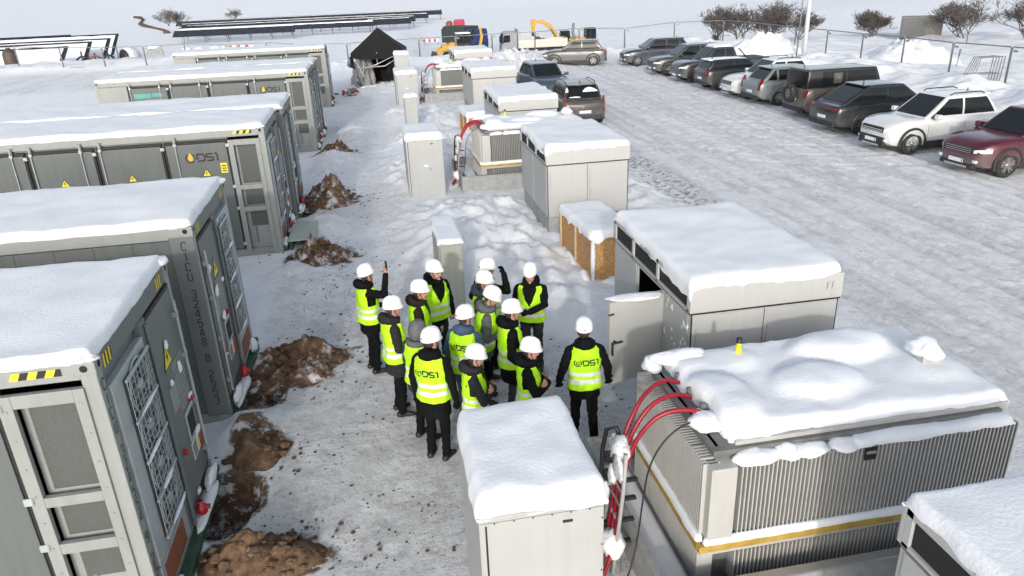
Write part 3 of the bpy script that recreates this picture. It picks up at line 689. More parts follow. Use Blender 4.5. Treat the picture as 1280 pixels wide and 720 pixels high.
G1 = 'grey battery containers in a row on the left'
CONT = [
 ('grey container nearest the camera with black vertical number beside its stack of fans', (-2.46, 5.90, 0), False, 'CICU 324554 9 2553', False, False, 'doors', 7.1),
 ('second grey container from the camera with the black number on its near corner post', (-2.44, 9.62, 0), True, 'CICU 324548 8 2553', False, False, 'ribs', 7.1),
 ('grey container whose side door carries the black logo with orange drop', (-2.40, 16.95, 0), False, None, True, False, 'doors', 7.2),
 ('snow topped container directly behind the one with the orange drop logo in full view', (-2.27, 19.55, 0), True, None, False, False, 'ribs', 7.2),
 ('distant grey container with a teal sticker on its leftmost door', (-2.22, 28.6, 0), False, None, True, True, 'doors', 7.2),
 ('snow topped container directly behind the one with the teal sticker', (-2.17, 31.15, 0), True, None, False, False, 'ribs', 7.2),
 ('farthest grey container of the row, nearest the black tent', (-2.1, 39.8, 0), False, None, False, False, 'doors', 7.2)]
for i, (lab, loc, mir, num, lg, tl, near, ln) in enumerate(CONT):
    make_container(lab, loc, 0, mir, G1, num, lg, tl, seed=i*3+1, long=ln, near=near, detail=2 if i < 3 else 1)
t = thing('step_plate', 'pale green step plate at the foot of the container with the orange drop logo', 'step', (-2.28, 17.0, 0))
mb = MB(); mb.box(0, .62, .05, 1.5, .22, .26, mat('pale_green_plate', (.36, .42, .36), .6), .01); mb.build('plate', t)
mb = MB(); mb.box(.02, .08, .1, 1.45, -.1, .22, GREEN, .01); mb.box(.52, .58, .1, 1.45, -.1, .22, GREEN, .01); mb.build('support', t)

# ------------------------------------------------------------------ compact substations (kiosks)
def make_kiosk(label, loc, Lk, Wk=1.9, open_door=False, seed=0, group=None, base=.6, snow=.13, hid=False):
    root = thing('substation_kiosk', label, 'kiosk', loc, 0, group); zb, z1, z2 = base, 1.80, 2.14
    mb = MB(); mb.box(.03, Wk-.03, .03, Lk-.03, -.1, zb-.01, CONC, .015); mb.box(.025, Wk-.025, .025, Lk-.025, .0, .05, CONC); mb.build('foundation', root)
    mb = MB()
    mb.box(0, Wk, .0, .03, zb, z1, KIOSK, .006); mb.box(0, Wk, Lk-.03, Lk, zb, z1, KIOSK, .006); mb.box(Wk-.03, Wk, .032, Lk-.032, zb, z1, KIOSK, .004)
    d0, d1 = .87, 1.90
    if open_door:
        mb.box(0, .03, .032, d0, zb, z1, KIOSK, .004); mb.box(0, .03, d1, Lk-.032, zb, z1, KIOSK, .004); mb.box(.0, .03, d0, d1, z1-.06, z1, KIOSK); mb.box(.0, .03, d0, d1, zb, zb+.05, KIOSK)
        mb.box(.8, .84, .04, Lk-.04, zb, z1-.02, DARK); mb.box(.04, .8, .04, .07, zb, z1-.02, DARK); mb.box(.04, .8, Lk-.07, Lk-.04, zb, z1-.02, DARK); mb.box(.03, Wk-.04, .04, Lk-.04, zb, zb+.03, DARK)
    else: mb.box(0, .03, .032, Lk-.032, zb, z1, KIOSK, .004)
    mb.box(.03, Wk-.03, .03, Lk-.03, z1-.02, z1+.0, KIOSKG); mb.build('walls', root)
    for a, b in ((.02, Wk*.49-.005), (Wk*.49+.005, Wk-.02)):
        q = MB(); q.box(a, b, -.014, -.001, zb+.03, z1-.035, KIOSK, .005); dd = q.build('door', root)
        q = MB(); q.cyl((a+.05, -.02, zb+.2), (a+.05, -.02, z1-.2), .006, n=6, m=KIOSKG); q.build('hinge', dd)
    mb = MB(); mb.box(Wk*.49+.06, Wk*.49+.10, -.03, -.0145, 1.02, 1.22, KIOSKG, .006, 1); mb.build('door_handle', root)
    for a, b in (((.06, .84), (1.93, Lk-.06)) if open_door else ((.06, Lk/2-.02), (Lk/2+.02, Lk-.06))):
        mb = MB(); mb.box(-.014, -.001, a, b, zb+.03, z1-.035, KIOSKG, .005); mb.build('side_door', root)
    # lid with dark vent openings along the long sides
    mb = MB(); o = .025
    mb.box(-o, Wk+o, -o, .02, z1+.012, z2, KIOSK, .008); mb.box(-o, Wk+o, Lk-.02, Lk+o, z1+.012, z2, KIOSK, .008)
    mb.box(.01, Wk-.01, .02, Lk-.02, z2-.05, z2, KIOSK)
    for y in (.021, Lk*.36, Lk*.69, Lk-.09): mb.box(-o, .02, y, y+.07, z1+.012, z2-.002, KIOSK, .004, 1); mb.box(Wk-.02, Wk+o, y, y+.07, z1+.012, z2-.002, KIOSK, .004, 1)
    for x in (-o, Wk-.02): mb.box(x, x+.045, .02, Lk-.02, z1+.010, z1+.045, KIOSK); mb.box(x, x+.045, .02, Lk-.02, z2-.06, z2-.003, KIOSK)
    mb.build('lid', root)
    q = MB()
    for k in range(2): q.box(Wk-.20+k*.07, Wk-.185+k*.07, -o-.003, -o-.0005, z2-.20, z2-.12, STEEL); q.box(Wk-.20+k*.07, Wk-.16+k*.07, -o-.003, -o-.0005, z2-.115, z2-.10, STEEL)
    q.build('emblem', root)
    q = MB()
    for u in (.04, .3, .62, .94): q.cyl((Wk*u, -o-.006, z1+.06), (Wk*u, -o, z1+.06), .008, n=8, m=STEEL)
    q.build('screws', root)['kind'] = 'stuff'
    for x in (.0, Wk-.01):
        q = MB(); q.box(x, x+.01, .03, Lk-.03, z1+.02, z2-.04, DARK)
        q.build('vent', root)
    mb = MB(); mb.box(-.016, Wk+.016, -.017, Lk+.016, z1-.012, z1+.0105, GASK); mb.build('lid_seal', root)
    q = MB(); q.box(Wk*.49-.0045, Wk*.49+.0045, -.004, -.0005, zb+.03, z1-.03, GASK); q.build('door_gap', root)
    for xx in (.001, Wk-.017):
        q = MB(); q.box(xx, xx+.016, -.005, -.0008, zb, z1-.02, GASK); q.build('corner_gap', root)
    snow_cap(0, Wk, 0, Lk, z2-.004, snow, root, r=.075, amp=.03, over=.03, drop=.03, seed=seed, cell=.1, wav=.035,
             drops=lambda x, y: (.13*max(0, sstep(.2, -.05, x)*sstep(Lk*.75, Lk*.1, y)*(.75+.6*NZ(x*3, y*7, seed)))))
    if open_door:
        q = MB(); a = Vector((0, d0-.02, 0)); dirv = Vector((-.80, -.22, 0)).normalized(); nn = Vector((dirv.y, -dirv.x, 0)); Wd = .86
        def PD(u, h, k): v = a + dirv*u + nn*k; return (v.x, v.y, h)
        vs = [PD(u, h, k) for k in (0, .045) for u, h in ((0, zb-.02), (Wd, zb-.02), (Wd, z1-.03), (0, z1-.03))]
        q.add(vs, [(3, 2, 1, 0), (4, 5, 6, 7), (0, 1, 5, 4), (1, 2, 6, 5), (2, 3, 7, 6), (3, 0, 4, 7)], KIOSK); dd = q.build('open_door', root)
        q = MB(); q.tube([PD(Wd-.07, 1.22, -.0), PD(Wd-.07, 1.22, -.06)], .014, 8, BLK); q.tube([PD(Wd-.02, 1.22, -.065), PD(Wd-.16, 1.22, -.065)], .013, 8, BLK); q.tube([PD(Wd-.01, 1.23, -.06), PD(Wd-.01, 1.05, -.06)], .016, 8, BLK); q.build('door_handle', dd)
        q = MB()
        for h in (.72, 1.62): q.tube([PD(Wd-.05, h, -.02), PD(Wd+.03, h, -.02)], .012, 6, BLK)
        q.build('door_bolt', dd)
        q = MB(); snow_lump(q, PD(Wd*.5, z1-.025, .02), (.40, .13, .022), 3, SNOWR); q.build('snow_ledge', dd)
        q = MB(); rr = random.Random(3)
        for _ in range(30): snow_lump(q, (-.006, rr.uniform(.06, .78), rr.uniform(.8, 1.7)), (.012, rr.uniform(.01, .045), rr.uniform(.015, .09)), rr.random()*9, SNOWR)
        q.build('snow_crust', root)['kind'] = 'stuff'
    return root
GK = 'substation kiosks with snow covered lids'
make_kiosk('snow capped grey kiosk with its side door standing open near the visitors', (3.54, 7.70, 0), 2.95, Wk=1.97, open_door=True, seed=2, group=GK)
make_kiosk('tall pale kiosk with two blank front doors behind the strand board crate', (3.66, 15.89, 0), 2.9, Wk=1.9, seed=5, group=GK)
make_kiosk('kiosk cut off at the lower right corner of the view', (3.40, .75, 0), 2.9, seed=8, group=GK)
make_kiosk('kiosk whose snowy lid shows behind the middle transformer, left of the brown car', (3.92, 23.6, 0), 3.2, seed=11, group=GK)
make_kiosk('pale kiosk beside the front of the blue grey car', (4.28, 32.6, 0), 3.4, Wk=1.95, seed=14, group=GK)
make_kiosk('farthest kiosk, only its lid showing in front of the yellow loader', (4.65, 42.0, 0), 2.8, Wk=2.05, seed=17, group=GK)

# ------------------------------------------------------------------ sheet metal cabinets
def make_cabinet(name, label, loc, w_, d_, h_, seed=0, group=None, m=KIOSKG, snow=.16, flap=False, pillar=False):
    root = thing(name, label, 'cabinet', loc, 0, group)
    mb = MB(); mb.box(0, w_, 0, d_, -.15, h_, m, .008); mb.box(.01, w_-.01, -.012, -.001, .1, h_-.04, m, .004)
    mb.box(-.012, w_+.012, -.016, d_+.012, h_, h_+.02, m, .004); mb.build('housing', root)
    q = MB(); q.box(w_*.045, w_*.06, -.0145, -.0125, .1, h_-.06, GASK); q.build('door_gap', root)
    q = MB()
    for i in range(6):
        u = .12+.76*i/5; q.cyl((w_*u, -.016, h_-.045), (w_*u, -.012, h_-.045), .007, n=8, m=BLK)
        q.cyl((w_+.001, d_*.04, .2+i*(h_-.35)/5), (w_+.004, d_*.04, .2+i*(h_-.35)/5), .008, n=8, m=BLK)
        q.cyl((w_-.02, -.017, .2+i*(h_-.35)/5), (w_-.02, -.012, .2+i*(h_-.35)/5), .007, n=8, m=BLK)
    q.build('rivets', root)['kind'] = 'stuff'
    q = MB(); q.lathe([(0, -.035), (.03, -.03), (.035, -.012)], (w_*.5 if pillar else w_*.62, 0, h_*.86 if pillar else h_*.5), 'y', 12, m if pillar else STEEL)
    if not pillar: snow_lump(q, (w_*.52, -.03, h_*.56), (.07, .03, .05), seed, SNOWR)
    q.build('lock', root)
    if not pillar:
        q = MB(); q.box(w_*.66, w_*.74, -.018, -.0125, h_-.14, h_-.115, BLK); q.build('name_plate', root)
    snow_cap(0, w_, 0, d_, h_+.018, snow, root, r=min(.09, w_*.3), amp=.03, over=.02, drop=.03, seed=seed, cell=.08, wav=.03)
    return root
GC = 'grey sheet metal cabinets along the path'
make_cabinet('control_cabinet', 'big snow capped cabinet at the bottom centre, nearest the camera', (.47, 4.68, 0), 1.03, 1.38, 1.72, 3, GC, snow=.2)
make_cabinet('control_cabinet', 'snow capped cabinet with a bright latch left of the middle transformer', (.76, 20.6, 0), 1.02, 1.75, 1.68, 6, GC)
make_cabinet('control_cabinet', 'farthest wide cabinet standing in front of the black tent', (1.2, 38.2, 0), 1.1, 2.0, 1.58, 9, GC)
make_cabinet('control_cabinet', 'narrow pale cabinet at the right corner of the black tent', (1.45, 44.5, 0), .8, .9, 2.0, 12, GC)
make_cabinet('pillar_cabinet', 'slim greenish pillar cabinet right behind the visitors', (.87, 12.45, 0), .42, 1.5, 1.38, 15, GC, PILLAR, .06, pillar=True)
make_cabinet('pillar_cabinet', 'slim pale pillar cabinet farther up the path, before the tent', (1.25, 30.9, 0), .52, .7, 1.45, 18, GC, KIOSKG, .12, pillar=True)

# ------------------------------------------------------------------ transformers
def fins(mb, a, b, c0, c1, z0, z1, axis, pitch, m, tk=.012):
    n = int((b-a)/pitch)
    for i in range(n+1):
        u = a + (b-a)*i/n
        if axis == 'x': mb.box(u-tk/2, u+tk/2, c0, c1, z0, z1, m)
        else: mb.box(c0, c1, u-tk/2, u+tk/2, z0, z1, m)
def make_transformer(label, loc, group, seed=0, Lt=3.2, D=1.85, pitch=.042):
    root = thing('power_transformer', label, 'transformer', loc, 0, group)
    x0, x1, y0, y1 = 0, Lt, 0, D; fb, ft = .78, 1.56
    mb = MB(); mb.box(.15, x1-.15, .15, y1-.15, .12, 1.60, TRAFOD, .01); mb.box(.12, x1-.12, .12, y1-.12, 1.60, 1.66, TRAFOD, .01)
    mb.box(.14, x1-.14, .16, y1-.16, -.02, .12, TRAFOD); mb.build('tank', root)
    for (za, zb_, nm) in ((fb, ft, 'upper_radiator'), (.20, .58, 'lower_radiator')):
        q = MB(); fins(q, .36, x1-.02, .012, .155, za, zb_, 'x', pitch, TRAFO); q.box(.34, x1-.01, .152, .17, za-.02, zb_+.01, TRAFO); q.build(nm, root)
        q = MB(); fins(q, .10, y1-.02, .012, .155, za, zb_, 'y', pitch, TRAFO); q.box(.152, .17, .09, y1-.01, za-.02, zb_+.01, TRAFO); q.build(nm, root)
        q = MB(); fins(q, .36, x1-.02, y1-.155, y1-.012, za, zb_, 'x', pitch*2, TRAFO); q.build(nm, root)
    q = MB(); q.box(.05, .30, -.012, .16, fb-.02, ft, TRAFO, .012); cb = q.build('corner_box', root)
    q = MB()
    for i in range(5): q.box(.02, .33, .17+i*.045, .19+i*.045, ft-.02, ft+.012, TRAFO)
    q.build('top_slats', cb)
    q = MB(); q.box(-.03, x1+.02, -.035, .012, .66, .73, RAILY, .006); q.box(-.035, .012, .014, y1, .66, .73, RAILY, .006); q.box(.0, x1, .0, y1, .60, .66, TRAFO); q.build('support_rail', root)
    q = MB(); q.box(1.56, 1.68, -.006, .012, ft-.15, ft-.02, DARK, .004, 1); q.box(1.57, 1.67, -.010, -.0065, ft-.08, ft-.05, STEEL); q.build('level_gauge', root)
    q = MB()                         # frame and clamps between the radiator and the deck
    q.box(.35, x1-.02, .17, .20, 1.60, 1.70, TRAFO); q.box(.17, .20, .2, y1-.05, 1.58, 1.66, TRAFO)
    for i in range(10): x = .45+i*.25; q.box(x, x+.02, .02, .18, ft-.02, ft+.015, TRAFO)
    q.build('deck_rim', root)
    # deep snow on the deck with rounded mounds over the fittings
    L_ = ((.48, .72, .36, .50, .11), (1.55, .82, .50, .34, .10), (2.15, 1.42, .58, .34, .13), (.75, 1.45, .5, .28, .05), (2.8, .8, .3, .3, .04))
    snow_cap(.34, x1-.05, .25, y1-.08, 1.69, .12, root, r=.09, amp=.035, over=.04, drop=.05, seed=seed, cell=.07, wav=.06, lumps=L_,
             drops=lambda x, y: .10*max(0, NZ(x*5, y*5, seed)))
    q = MB(); snow_lump(q, (.42, 1.62, 1.80), (.34, .13, .10), seed+2); snow_lump(q, (.13, 1.72, 1.70), (.11, .12, .11), seed+3); snow_lump(q, (.22, .55, 1.70), (.14, .18, .10), seed+4)
    snow_lump(q, (2.82, .95, 1.93), (.17, .20, .12), seed+5); q.build('snow_mound', root)['kind'] = 'stuff'
    q = MB(); q.box(2.7, 2.94, .80, .95, 1.80, 1.93, TRAFO, .01); q.build('fitting_box', root)
    q = MB(); k = 0
    rr = random.Random(seed); x = .5
    for w_ in (.36, .22, .40, .26):                # loaves of snow lying on top of the fins
        snow_lump(q, (x, .080, ft+.012), (w_*.60, .11, .075*rr.uniform(.8, 1.1)), k+seed, SNOW, .2); x += w_*.88; k += 1
    q.build('snow_loaf', root)['kind'] = 'stuff'
    snow_cap(x-.12, x1-.06, .0, .17, ft+.014, .06, root, r=.06, amp=.025, over=.0, drop=.02, seed=seed+8, cell=.07, wav=.035, name='snow_ledge')
    snow_cap(.02, x1, -.03, .05, .728, .07, root, r=.035, amp=.012, over=.0, drop=.01, seed=seed+4, cell=.06, wav=.012, name='snow_ledge')
    snow_cap(-.03, .05, .05, y1, .728, .07, root, r=.035, amp=.012, over=.0, drop=.01, seed=seed+6, cell=.06, wav=.012, name='snow_ledge')
    q = MB(); q.lathe([(.0, 2.03), (.03, 2.025), (.032, 1.97)], (1.02, 1.5, 0), 'z', 12, BLK); q.lathe([(.026, 1.97), (.026, 1.92), (.034, 1.92), (.034, 1.86), (.03, 1.70)], (1.02, 1.5, 0), 'z', 12, YEL); q.build('gas_relay', root)
    q = MB()
    for i in range(3):
        y = .72+.31*i; q.lathe([(.055, 1.60), (.06, 1.66), (.045, 1.70), (.04, 1.78), (.0, 1.80)], (.28, y, 0), 'z', 12, TRAFOD)
    q.build('bushing', root)
    return root
def cable_set(dx, dy, sfx, sc_=1.0):
    g = 'red power cables arching off the transformers'
    pos = ('rear', 'middle', 'front')
    for i in range(3):
        y0 = 6.28 - .30*i; yt = 5.92 - .10*i
        pts = [(2.80, y0, 1.74), (2.66, y0-.01, 1.81), (2.47, lerp(y0, yt, .3), 1.81), (2.30, lerp(y0, yt, .6), 1.74), (2.14, lerp(y0, yt, .88), 1.52), (2.06, yt, 1.28), (2.02, yt, 1.0), (1.97, yt-.02, .6), (1.90, yt-.08, .25), (1.72, yt-.25, .06)]
        P2 = []
        for a, b in zip(pts, pts[1:]):
            for k in range(4): P2.append(Vector(a).lerp(Vector(b), k/4))
        P2.append(Vector(pts[-1])); V = [p + Vector((dx, dy, 0)) for p in P2]
        for _ in range(3): V = [V[0]] + [(V[j-1]+V[j]*2+V[j+1])/4 for j in range(1, len(V)-1)] + [V[-1]]
        mb = MB(); mb.tube(V, .023, 10, CABLE); tag(mb.build('power_cable'), f'{pos[i]} red cable of the three arching off {sfx}', 'cable', g)
    mb = MB(); V = [Vector(p) + Vector((dx, dy, 0)) for p in ((3.0, 5.62, 1.72), (2.7, 5.60, 1.74), (2.42, 5.56, 1.66), (2.22, 5.55, 1.36), (2.17, 5.56, .9), (2.12, 5.52, .5), (2.02, 5.42, .22), (1.85, 5.25, .05))]
    for _ in range(2):
        W = [V[0]]
        for a, b in zip(V, V[1:]): W += [a.lerp(b, .25), a.lerp(b, .75)]
        V = W + [V[-1]]
    mb.tube(V, .009, 6, BLK); tag(mb.build('control_cable'), f'thin black cable hanging off {sfx}', 'cable')
    t = thing('cable_ladder', f'upright cable ladder with black clamps and snow beside {sfx}', 'cable ladder', (dx, dy, 0))
    q = MB()
    for y in (5.64, 6.02): q.tube([(2.02, y, 1.42), (2.0, y, 1.0), (1.90, y-.02, -.05)], .022, 8, KIOSKG)
    for k in range(8): z = .12+k*.17; q.tube([(1.93+.06*z, 5.64, z), (1.93+.06*z, 6.02, z)], .014, 6, STEEL)
    q.build('ladder_frame', t)
    q = MB(); q.tube([(2.10, 6.0, 1.30), (2.06, 6.06, 1.46), (1.97, 6.10, 1.42), (1.93, 6.10, 1.2), (1.90, 6.08, .6), (1.86, 5.9, .2), (1.75, 5.7, .02)], .024, 8, BLK); q.build('black_conduit', t)
    for z in (.35, .62, .88, 1.10):
        q = MB(); q.box(1.88+.05*z, 1.99+.05*z, 5.98, 6.15, z, z+.035, BLK, .008, 1); q.build('clamp', t)
        q = MB(); q.box(1.96+.05*z, 2.12+.05*z, 5.7, 5.76, z-.06, z-.03, BLK, .006, 1); q.build('clamp', t)
    q = MB(); snow_lump(q, (2.04, 5.84, 1.36), (.10, .17, .10), dx*3+1, SNOWR, .6); snow_lump(q, (2.0, 5.78, 1.18), (.05, .13, .16), 5, SNOWR, .9); snow_lump(q, (1.97, 5.90, 1.02), (.04, .07, .12), 2, SNOWR, .9); snow_lump(q, (1.93, 5.98, .78), (.04, .05, .09), 3, SNOWR, .9); snow_lump(q, (1.92, 5.72, .30), (.14, .15, .17), 4, SNOWR, .6); snow_lump(q, (1.98, 5.80, .60), (.03, .14, .03), 8, SNOWR); q.build('snow_clump', t)['kind'] = 'stuff'
def foundation_tray(label, x, y, Lx, Ly):
    t = thing('foundation_tray', label, 'foundation', (x, y, 0)); h = .46
    q = MB(); q.box(0, Lx, 0, .07, -.2, h, CONC, .008); q.box(0, Lx, Ly-.07, Ly, -.2, h, CONC, .008); q.box(0, .07, .072, Ly-.072, -.2, h, CONC, .008); q.box(Lx-.07, Lx, .072, Ly-.072, -.2, h, CONC, .008)
    q.build('concrete_wall', t)
    q = MB(); q.box(.07, Lx-.07, .07, Ly-.07, .05, .12, CONC); q.build('floor', t)
    q = MB(); q.box(.3, .34, -.012, -.001, 0, h, STEEL, .003, 1); q.box(-.02, Lx, -.02, .085, h, h+.022, STEEL, .004, 1); q.build('edge_strip', t)
    return t
TS = [(2.56, 5.05, 'the transformer nearest the camera'), (2.90, 21.1, 'the middle transformer'), (3.25, 39.1, 'the farthest transformer')]
TL = ['big finned transformer under rounded snow mounds at the lower right', 'finned transformer between two kiosks in the middle of the view', 'finned transformer farthest up the row, beside the far cabinet']
FL = ['snow filled foundation tray under the transformer nearest the camera', 'concrete foundation tray under the middle transformer', 'pale foundation tray under the farthest transformer']
for i, (x, y, s_) in enumerate(TS):
    make_transformer(TL[i], (x, y, 0), 'finned transformers in the row', seed=i*11+2, pitch=.042 if i == 0 else .05)
    cable_set(x-2.56, y-5.05, s_)
    foundation_tray(FL[i], x-.62 + (.0 if i else .18), y-.27, 3.75, 2.6)
    # snow lying in the tray
    o = snow_cap(x-.4, x+.0, y-.1, y+2.1, .12, .12, None, r=.1, amp=.02, over=0, drop=.02, seed=i+3, name='tray_snow', wav=.01); tag(o, f'strip of smooth snow lying in the tray of {s_}', 'snow')

# ------------------------------------------------------------------ crates
def make_crate(label, loc, rz, w_, d_, h_, m, seed, group=None, snow=.22):
    root = thing('crate', label, 'crate', loc, rz, group); mb = MB()
    mb.box(.03, w_-.03, .03, d_-.03, .02, h_-.01, m)
    mb.box(.0, w_, .0, d_, h_-.012, h_, m); mb.build('board_panel', root)
    for x in (0, w_-.06):
        for y in (0, d_/2-.03, d_-.06):
            q = MB(); q.box(x, x+.06, y, y+.06, -.1, h_-.014, mat('pale_batten', (.56, .42, .27), .7, var=.2, nscale=12), .004, 1); q.build('corner_batten', root)
    q = MB(); q.box(w_*.68, w_*.72, .008, .03, .0, h_-.02, mat('pale_batten', (0, 0, 0))); q.build('batten', root)
    snow_cap(0, w_, 0, d_, h_-.004, snow, root, r=.10, amp=.03, over=.03, drop=.03, seed=seed, cell=.08, wav=.05, drops=lambda x, y: .14*max(0, NZ(x*4+seed, y*4, seed)+.15))
    q = MB(); snow_lump(q, (.03, -.01, h_*.5), (.045, .035, h_*.52), seed, SNOWR, .95); snow_lump(q, (-.05, .25, .1), (.12, .2, .16), seed+1, SNOWR); snow_lump(q, (w_*.6, -.08, .05), (.4, .16, .14), seed+2, SNOWR); snow_lump(q, (-.04, d_*.6, .08), (.12, .5, .18), seed+3, SNOWR); q.build('snow_crust', root)['kind'] = 'stuff'
    return root
GX = 'snow capped wooden crates'
make_crate('orange strand board crate between the two pale kiosks, sides facing the visitors', (3.86, 13.05, 0), R(3), .92, 2.1, 1.0, OSB, 4, GX, .15)
make_crate('strand board crate with orange side behind the red cables of the middle transformer', (3.42, 28.2, 0), R(2), 1.0, 2.0, .98, OSB, 9, GX, .16)
make_crate('pinkish wrapped crate mostly hidden behind the kiosk with the open door', (5.0, 13.6, 0), 0, 1.1, 1.2, .62, PINK, 14, GX, .28)
make_crate('small strand board crate beside the farthest transformer', (5.6, 29.6, 0), R(-4), .9, 1.2, .55, OSB, 19, GX)
# ------------------------------------------------------------------ people
def cone_sphere(bm, p0, r0, p1, r1, sc_=None):
    b = bmesh.new()
    for p, r in ((p0, r0), (p1, r1)):
        g = bmesh.ops.create_icosphere(b, subdivisions=2, radius=r)
        for v in g['verts']: v.co = v.co + Vector(p)
    bmesh.ops.convex_hull(b, input=list(b.verts)); bmesh.ops.delete(b, geom=[v for v in b.verts if not v.link_faces], context='VERTS')
    me = bpy.data.meshes.new('t'); b.to_mesh(me); b.free(); bm.from_mesh(me); bpy.data.meshes.remove(me)
def ellipsoid(bm, c, r, rot=None):
    g = bmesh.ops.create_uvsphere(bm, u_segments=20, v_segments=12, radius=1.0)
    M = Matrix.Translation(c) @ (rot.to_4x4() if rot else Matrix.Identity(4)) @ Matrix.Diagonal((*r, 1))
    for v in g['verts']: v.co = M @ v.co
def loft(bm, rings, n=28):
    """rings: (z, rx, ry, cy)"""
    V = []
    for (z, rx, ry, cy) in rings:
        V.append([bm.verts.new((rx*sgnp(math.cos(2*math.pi*k/n), .85), cy + ry*sgnp(math.sin(2*math.pi*k/n), .85), z)) for k in range(n)])
    for a, b in zip(V, V[1:]):
        for k in range(n): bm.faces.new((a[k], a[(k+1) % n], b[(k+1) % n], b[k]))
    bm.faces.new(list(reversed(V[0]))); bm.faces.new(V[-1])
def sgnp(v, p): return math.copysign(abs(v)**p, v)
TORSO = [(.84, .180, .128, -.005), (.93, .186, .135, -.005), (1.03, .180, .134, .0), (1.15, .183, .136, .002), (1.27, .196, .138, .0), (1.36, .200, .130, -.004), (1.42, .178, .112, -.008), (1.465, .125, .092, -.010), (1.50, .075, .075, -.008)]
def torso_at(z, ex=0.0):
    for a, b in zip(TORSO, TORSO[1:]):
        if z <= b[0]:
            t = (z-a[0])/(b[0]-a[0]); return tuple(lerp(a[i], b[i], t) + (ex if i < 3 else 0) for i in (1, 2, 3))
    return TORSO[-1][1:]
ARMS = {  # elbow, wrist, palm direction (right arm; x is mirrored for the left one)
 'hang': ((.262, -.03, 1.145), (.272, .03, .90), (0, .12, -1)),
 'loose': ((.285, -.05, 1.15), (.315, .06, .93), (.05, .25, -1)),
 'folded': ((.262, .10, 1.14), (-.02, .235, 1.17), (-1, .15, .05)),
 'clasp': ((.255, .0, 1.13), (.085, .245, 1.05), (-.55, .6, -.1)),
 'pocket': ((.30, -.06, 1.14), (.235, .09, .955), (-.2, .25, -1)),
 'tablet': ((.25, .03, 1.12), (.10, .28, 1.14), (-.4, .8, .25)),
 'phone': ((.225, .20, 1.34), (.09, .30, 1.60), (-.1, .15, 1)),
 'raise': ((.33, .12, 1.36), (.17, .20, 1.56), (-.5, .2, .5)),
 'point': ((.23, .14, 1.20), (.03, .30, 1.14), (-.8, .6, -.1))}
def person(label, x, y, face, arms=('hang', 'hang'), height=1.0, jacket=JBLK, trousers=TBLK, coat=.80, step=0.0, lean=0.0, look=0.0, nod=.08, hood='down', helmet=True, vest=True, vlogo=False, gloves=False, hoodm=None, holds=None, seed=0):
    root = thing('person', label, 'person', (x, y, 0), R(face-90), 'visitors in lime vests between the containers and kiosks', height)
    bm = bmesh.new(); prims = []   # prims: (p0, r0, p1, r1, material) used to colour the finished surface
    def cs(p0, r0, p1, r1, m): cone_sphere(bm, p0, r0, p1, r1); prims.append((Vector(p0), r0, Vector(p1), r1, m))
    rr = random.Random(seed)
    loft(bm, TORSO); prims.append((Vector((-.08, 0, .95)), .13, Vector((-.07, 0, 1.38)), .13, jacket)); prims.append((Vector((.08, 0, .95)), .13, Vector((.07, 0, 1.38)), .13, jacket)); prims.append((Vector((-.12, 0, 1.38)), .09, Vector((.12, 0, 1.38)), .09, jacket))
    # coat skirt
    if coat < .84: loft(bm, [(coat, .198, .148, -.004), (coat+.05, .196, .146, -.004), (.9, .186, .136, -.004)]); prims.append((Vector((0, 0, coat+.03)), .17, Vector((0, 0, .9)), .15, jacket)); prims.append((Vector((-.09, 0, coat+.06)), .13, Vector((-.08, 0, .9)), .13, jacket)); prims.append((Vector((.09, 0, coat+.06)), .13, Vector((.08, 0, .9)), .13, jacket))
    for s in (-1, 1):
        f = step*s
        hip = (.088*s, 0, .88); kn = (.098*s, .03+f*.55, .49); an = (.105*s, -.01+f, .10)
        cs(hip, .097, kn, .066, trousers); cs(kn, .067, an, .052, trousers)
        cs((an[0], an[1]+.0, .085), .056, (an[0], an[1], .13), .058, trousers)
        tx = .035*s
        cs((an[0], an[1]-.045, .052), .045, (an[0]+tx*.5, an[1]+.10, .045), .043, SHOE); cs((an[0]+tx*.5, an[1]+.09, .045), .043, (an[0]+tx, an[1]+.150, .036), .034, SHOE)
        e, w_, pd = ARMS[arms[0 if s > 0 else 1]]
        dz = .04 if (arms[0] == arms[1] == 'folded' and s < 0) else 0
        e = Vector((e[0]*s, e[1], e[2])); w_ = Vector((w_[0]*s, w_[1]-dz, w_[2]+dz)); pd = Vector((pd[0]*s, pd[1], pd[2])).normalized()
        sh = Vector((.180*s, -.008, 1.385))
        cs(sh, .074, e, .058, jacket); cs(e, .058, w_, .045, jacket); cs(sh, .07, (.07*s, 0, 1.42), .075, jacket)
        # hand: palm, four bent fingers of different length and a thumb
        hm = TBLK if gloves else SKIN; side = pd.cross(Vector((0, 1, 0)) if abs(pd.y) < .8 else Vector((0, 0, 1))).normalized()
        nrm = pd.cross(side).normalized()
        if nrm.dot(Vector((-s, 0, 0))) < 0: nrm = -nrm
        c = w_ + pd*.062; cs(w_ + pd*.02, .027, c, .029, hm); cs(c + side*.020, .021, c - side*.020, .021, hm)
        for i, ln in enumerate((.068, .078, .072, .056)):
            b0 = c + side*(.033-.022*i) + pd*.014; b1 = b0 + (pd*.8 + nrm*.35 + side*(.16-.1*i)).normalized()*ln*.55; b2 = b1 + (pd*.35 + nrm*.9).normalized()*ln*.5
            cs(b0, .0098, b1, .0094, hm); cs(b1, .0094, b2, .0085, hm)
        t0 = w_ + pd*.035 + side*.026; t1 = t0 + (pd*.55 + side*.75 + nrm*.2).normalized()*.042; t2 = t1 + (pd*.85 + nrm*.4).normalized()*.032
        cs(t0, .0125, t1, .011, hm); cs(t1, .011, t2, .009, hm)
    # neck and head
    hc = Vector((0, .025, 1.625)); H = Matrix.Rotation(R(look), 3, 'Z') @ Matrix.Rotation(-nod, 3, 'X')
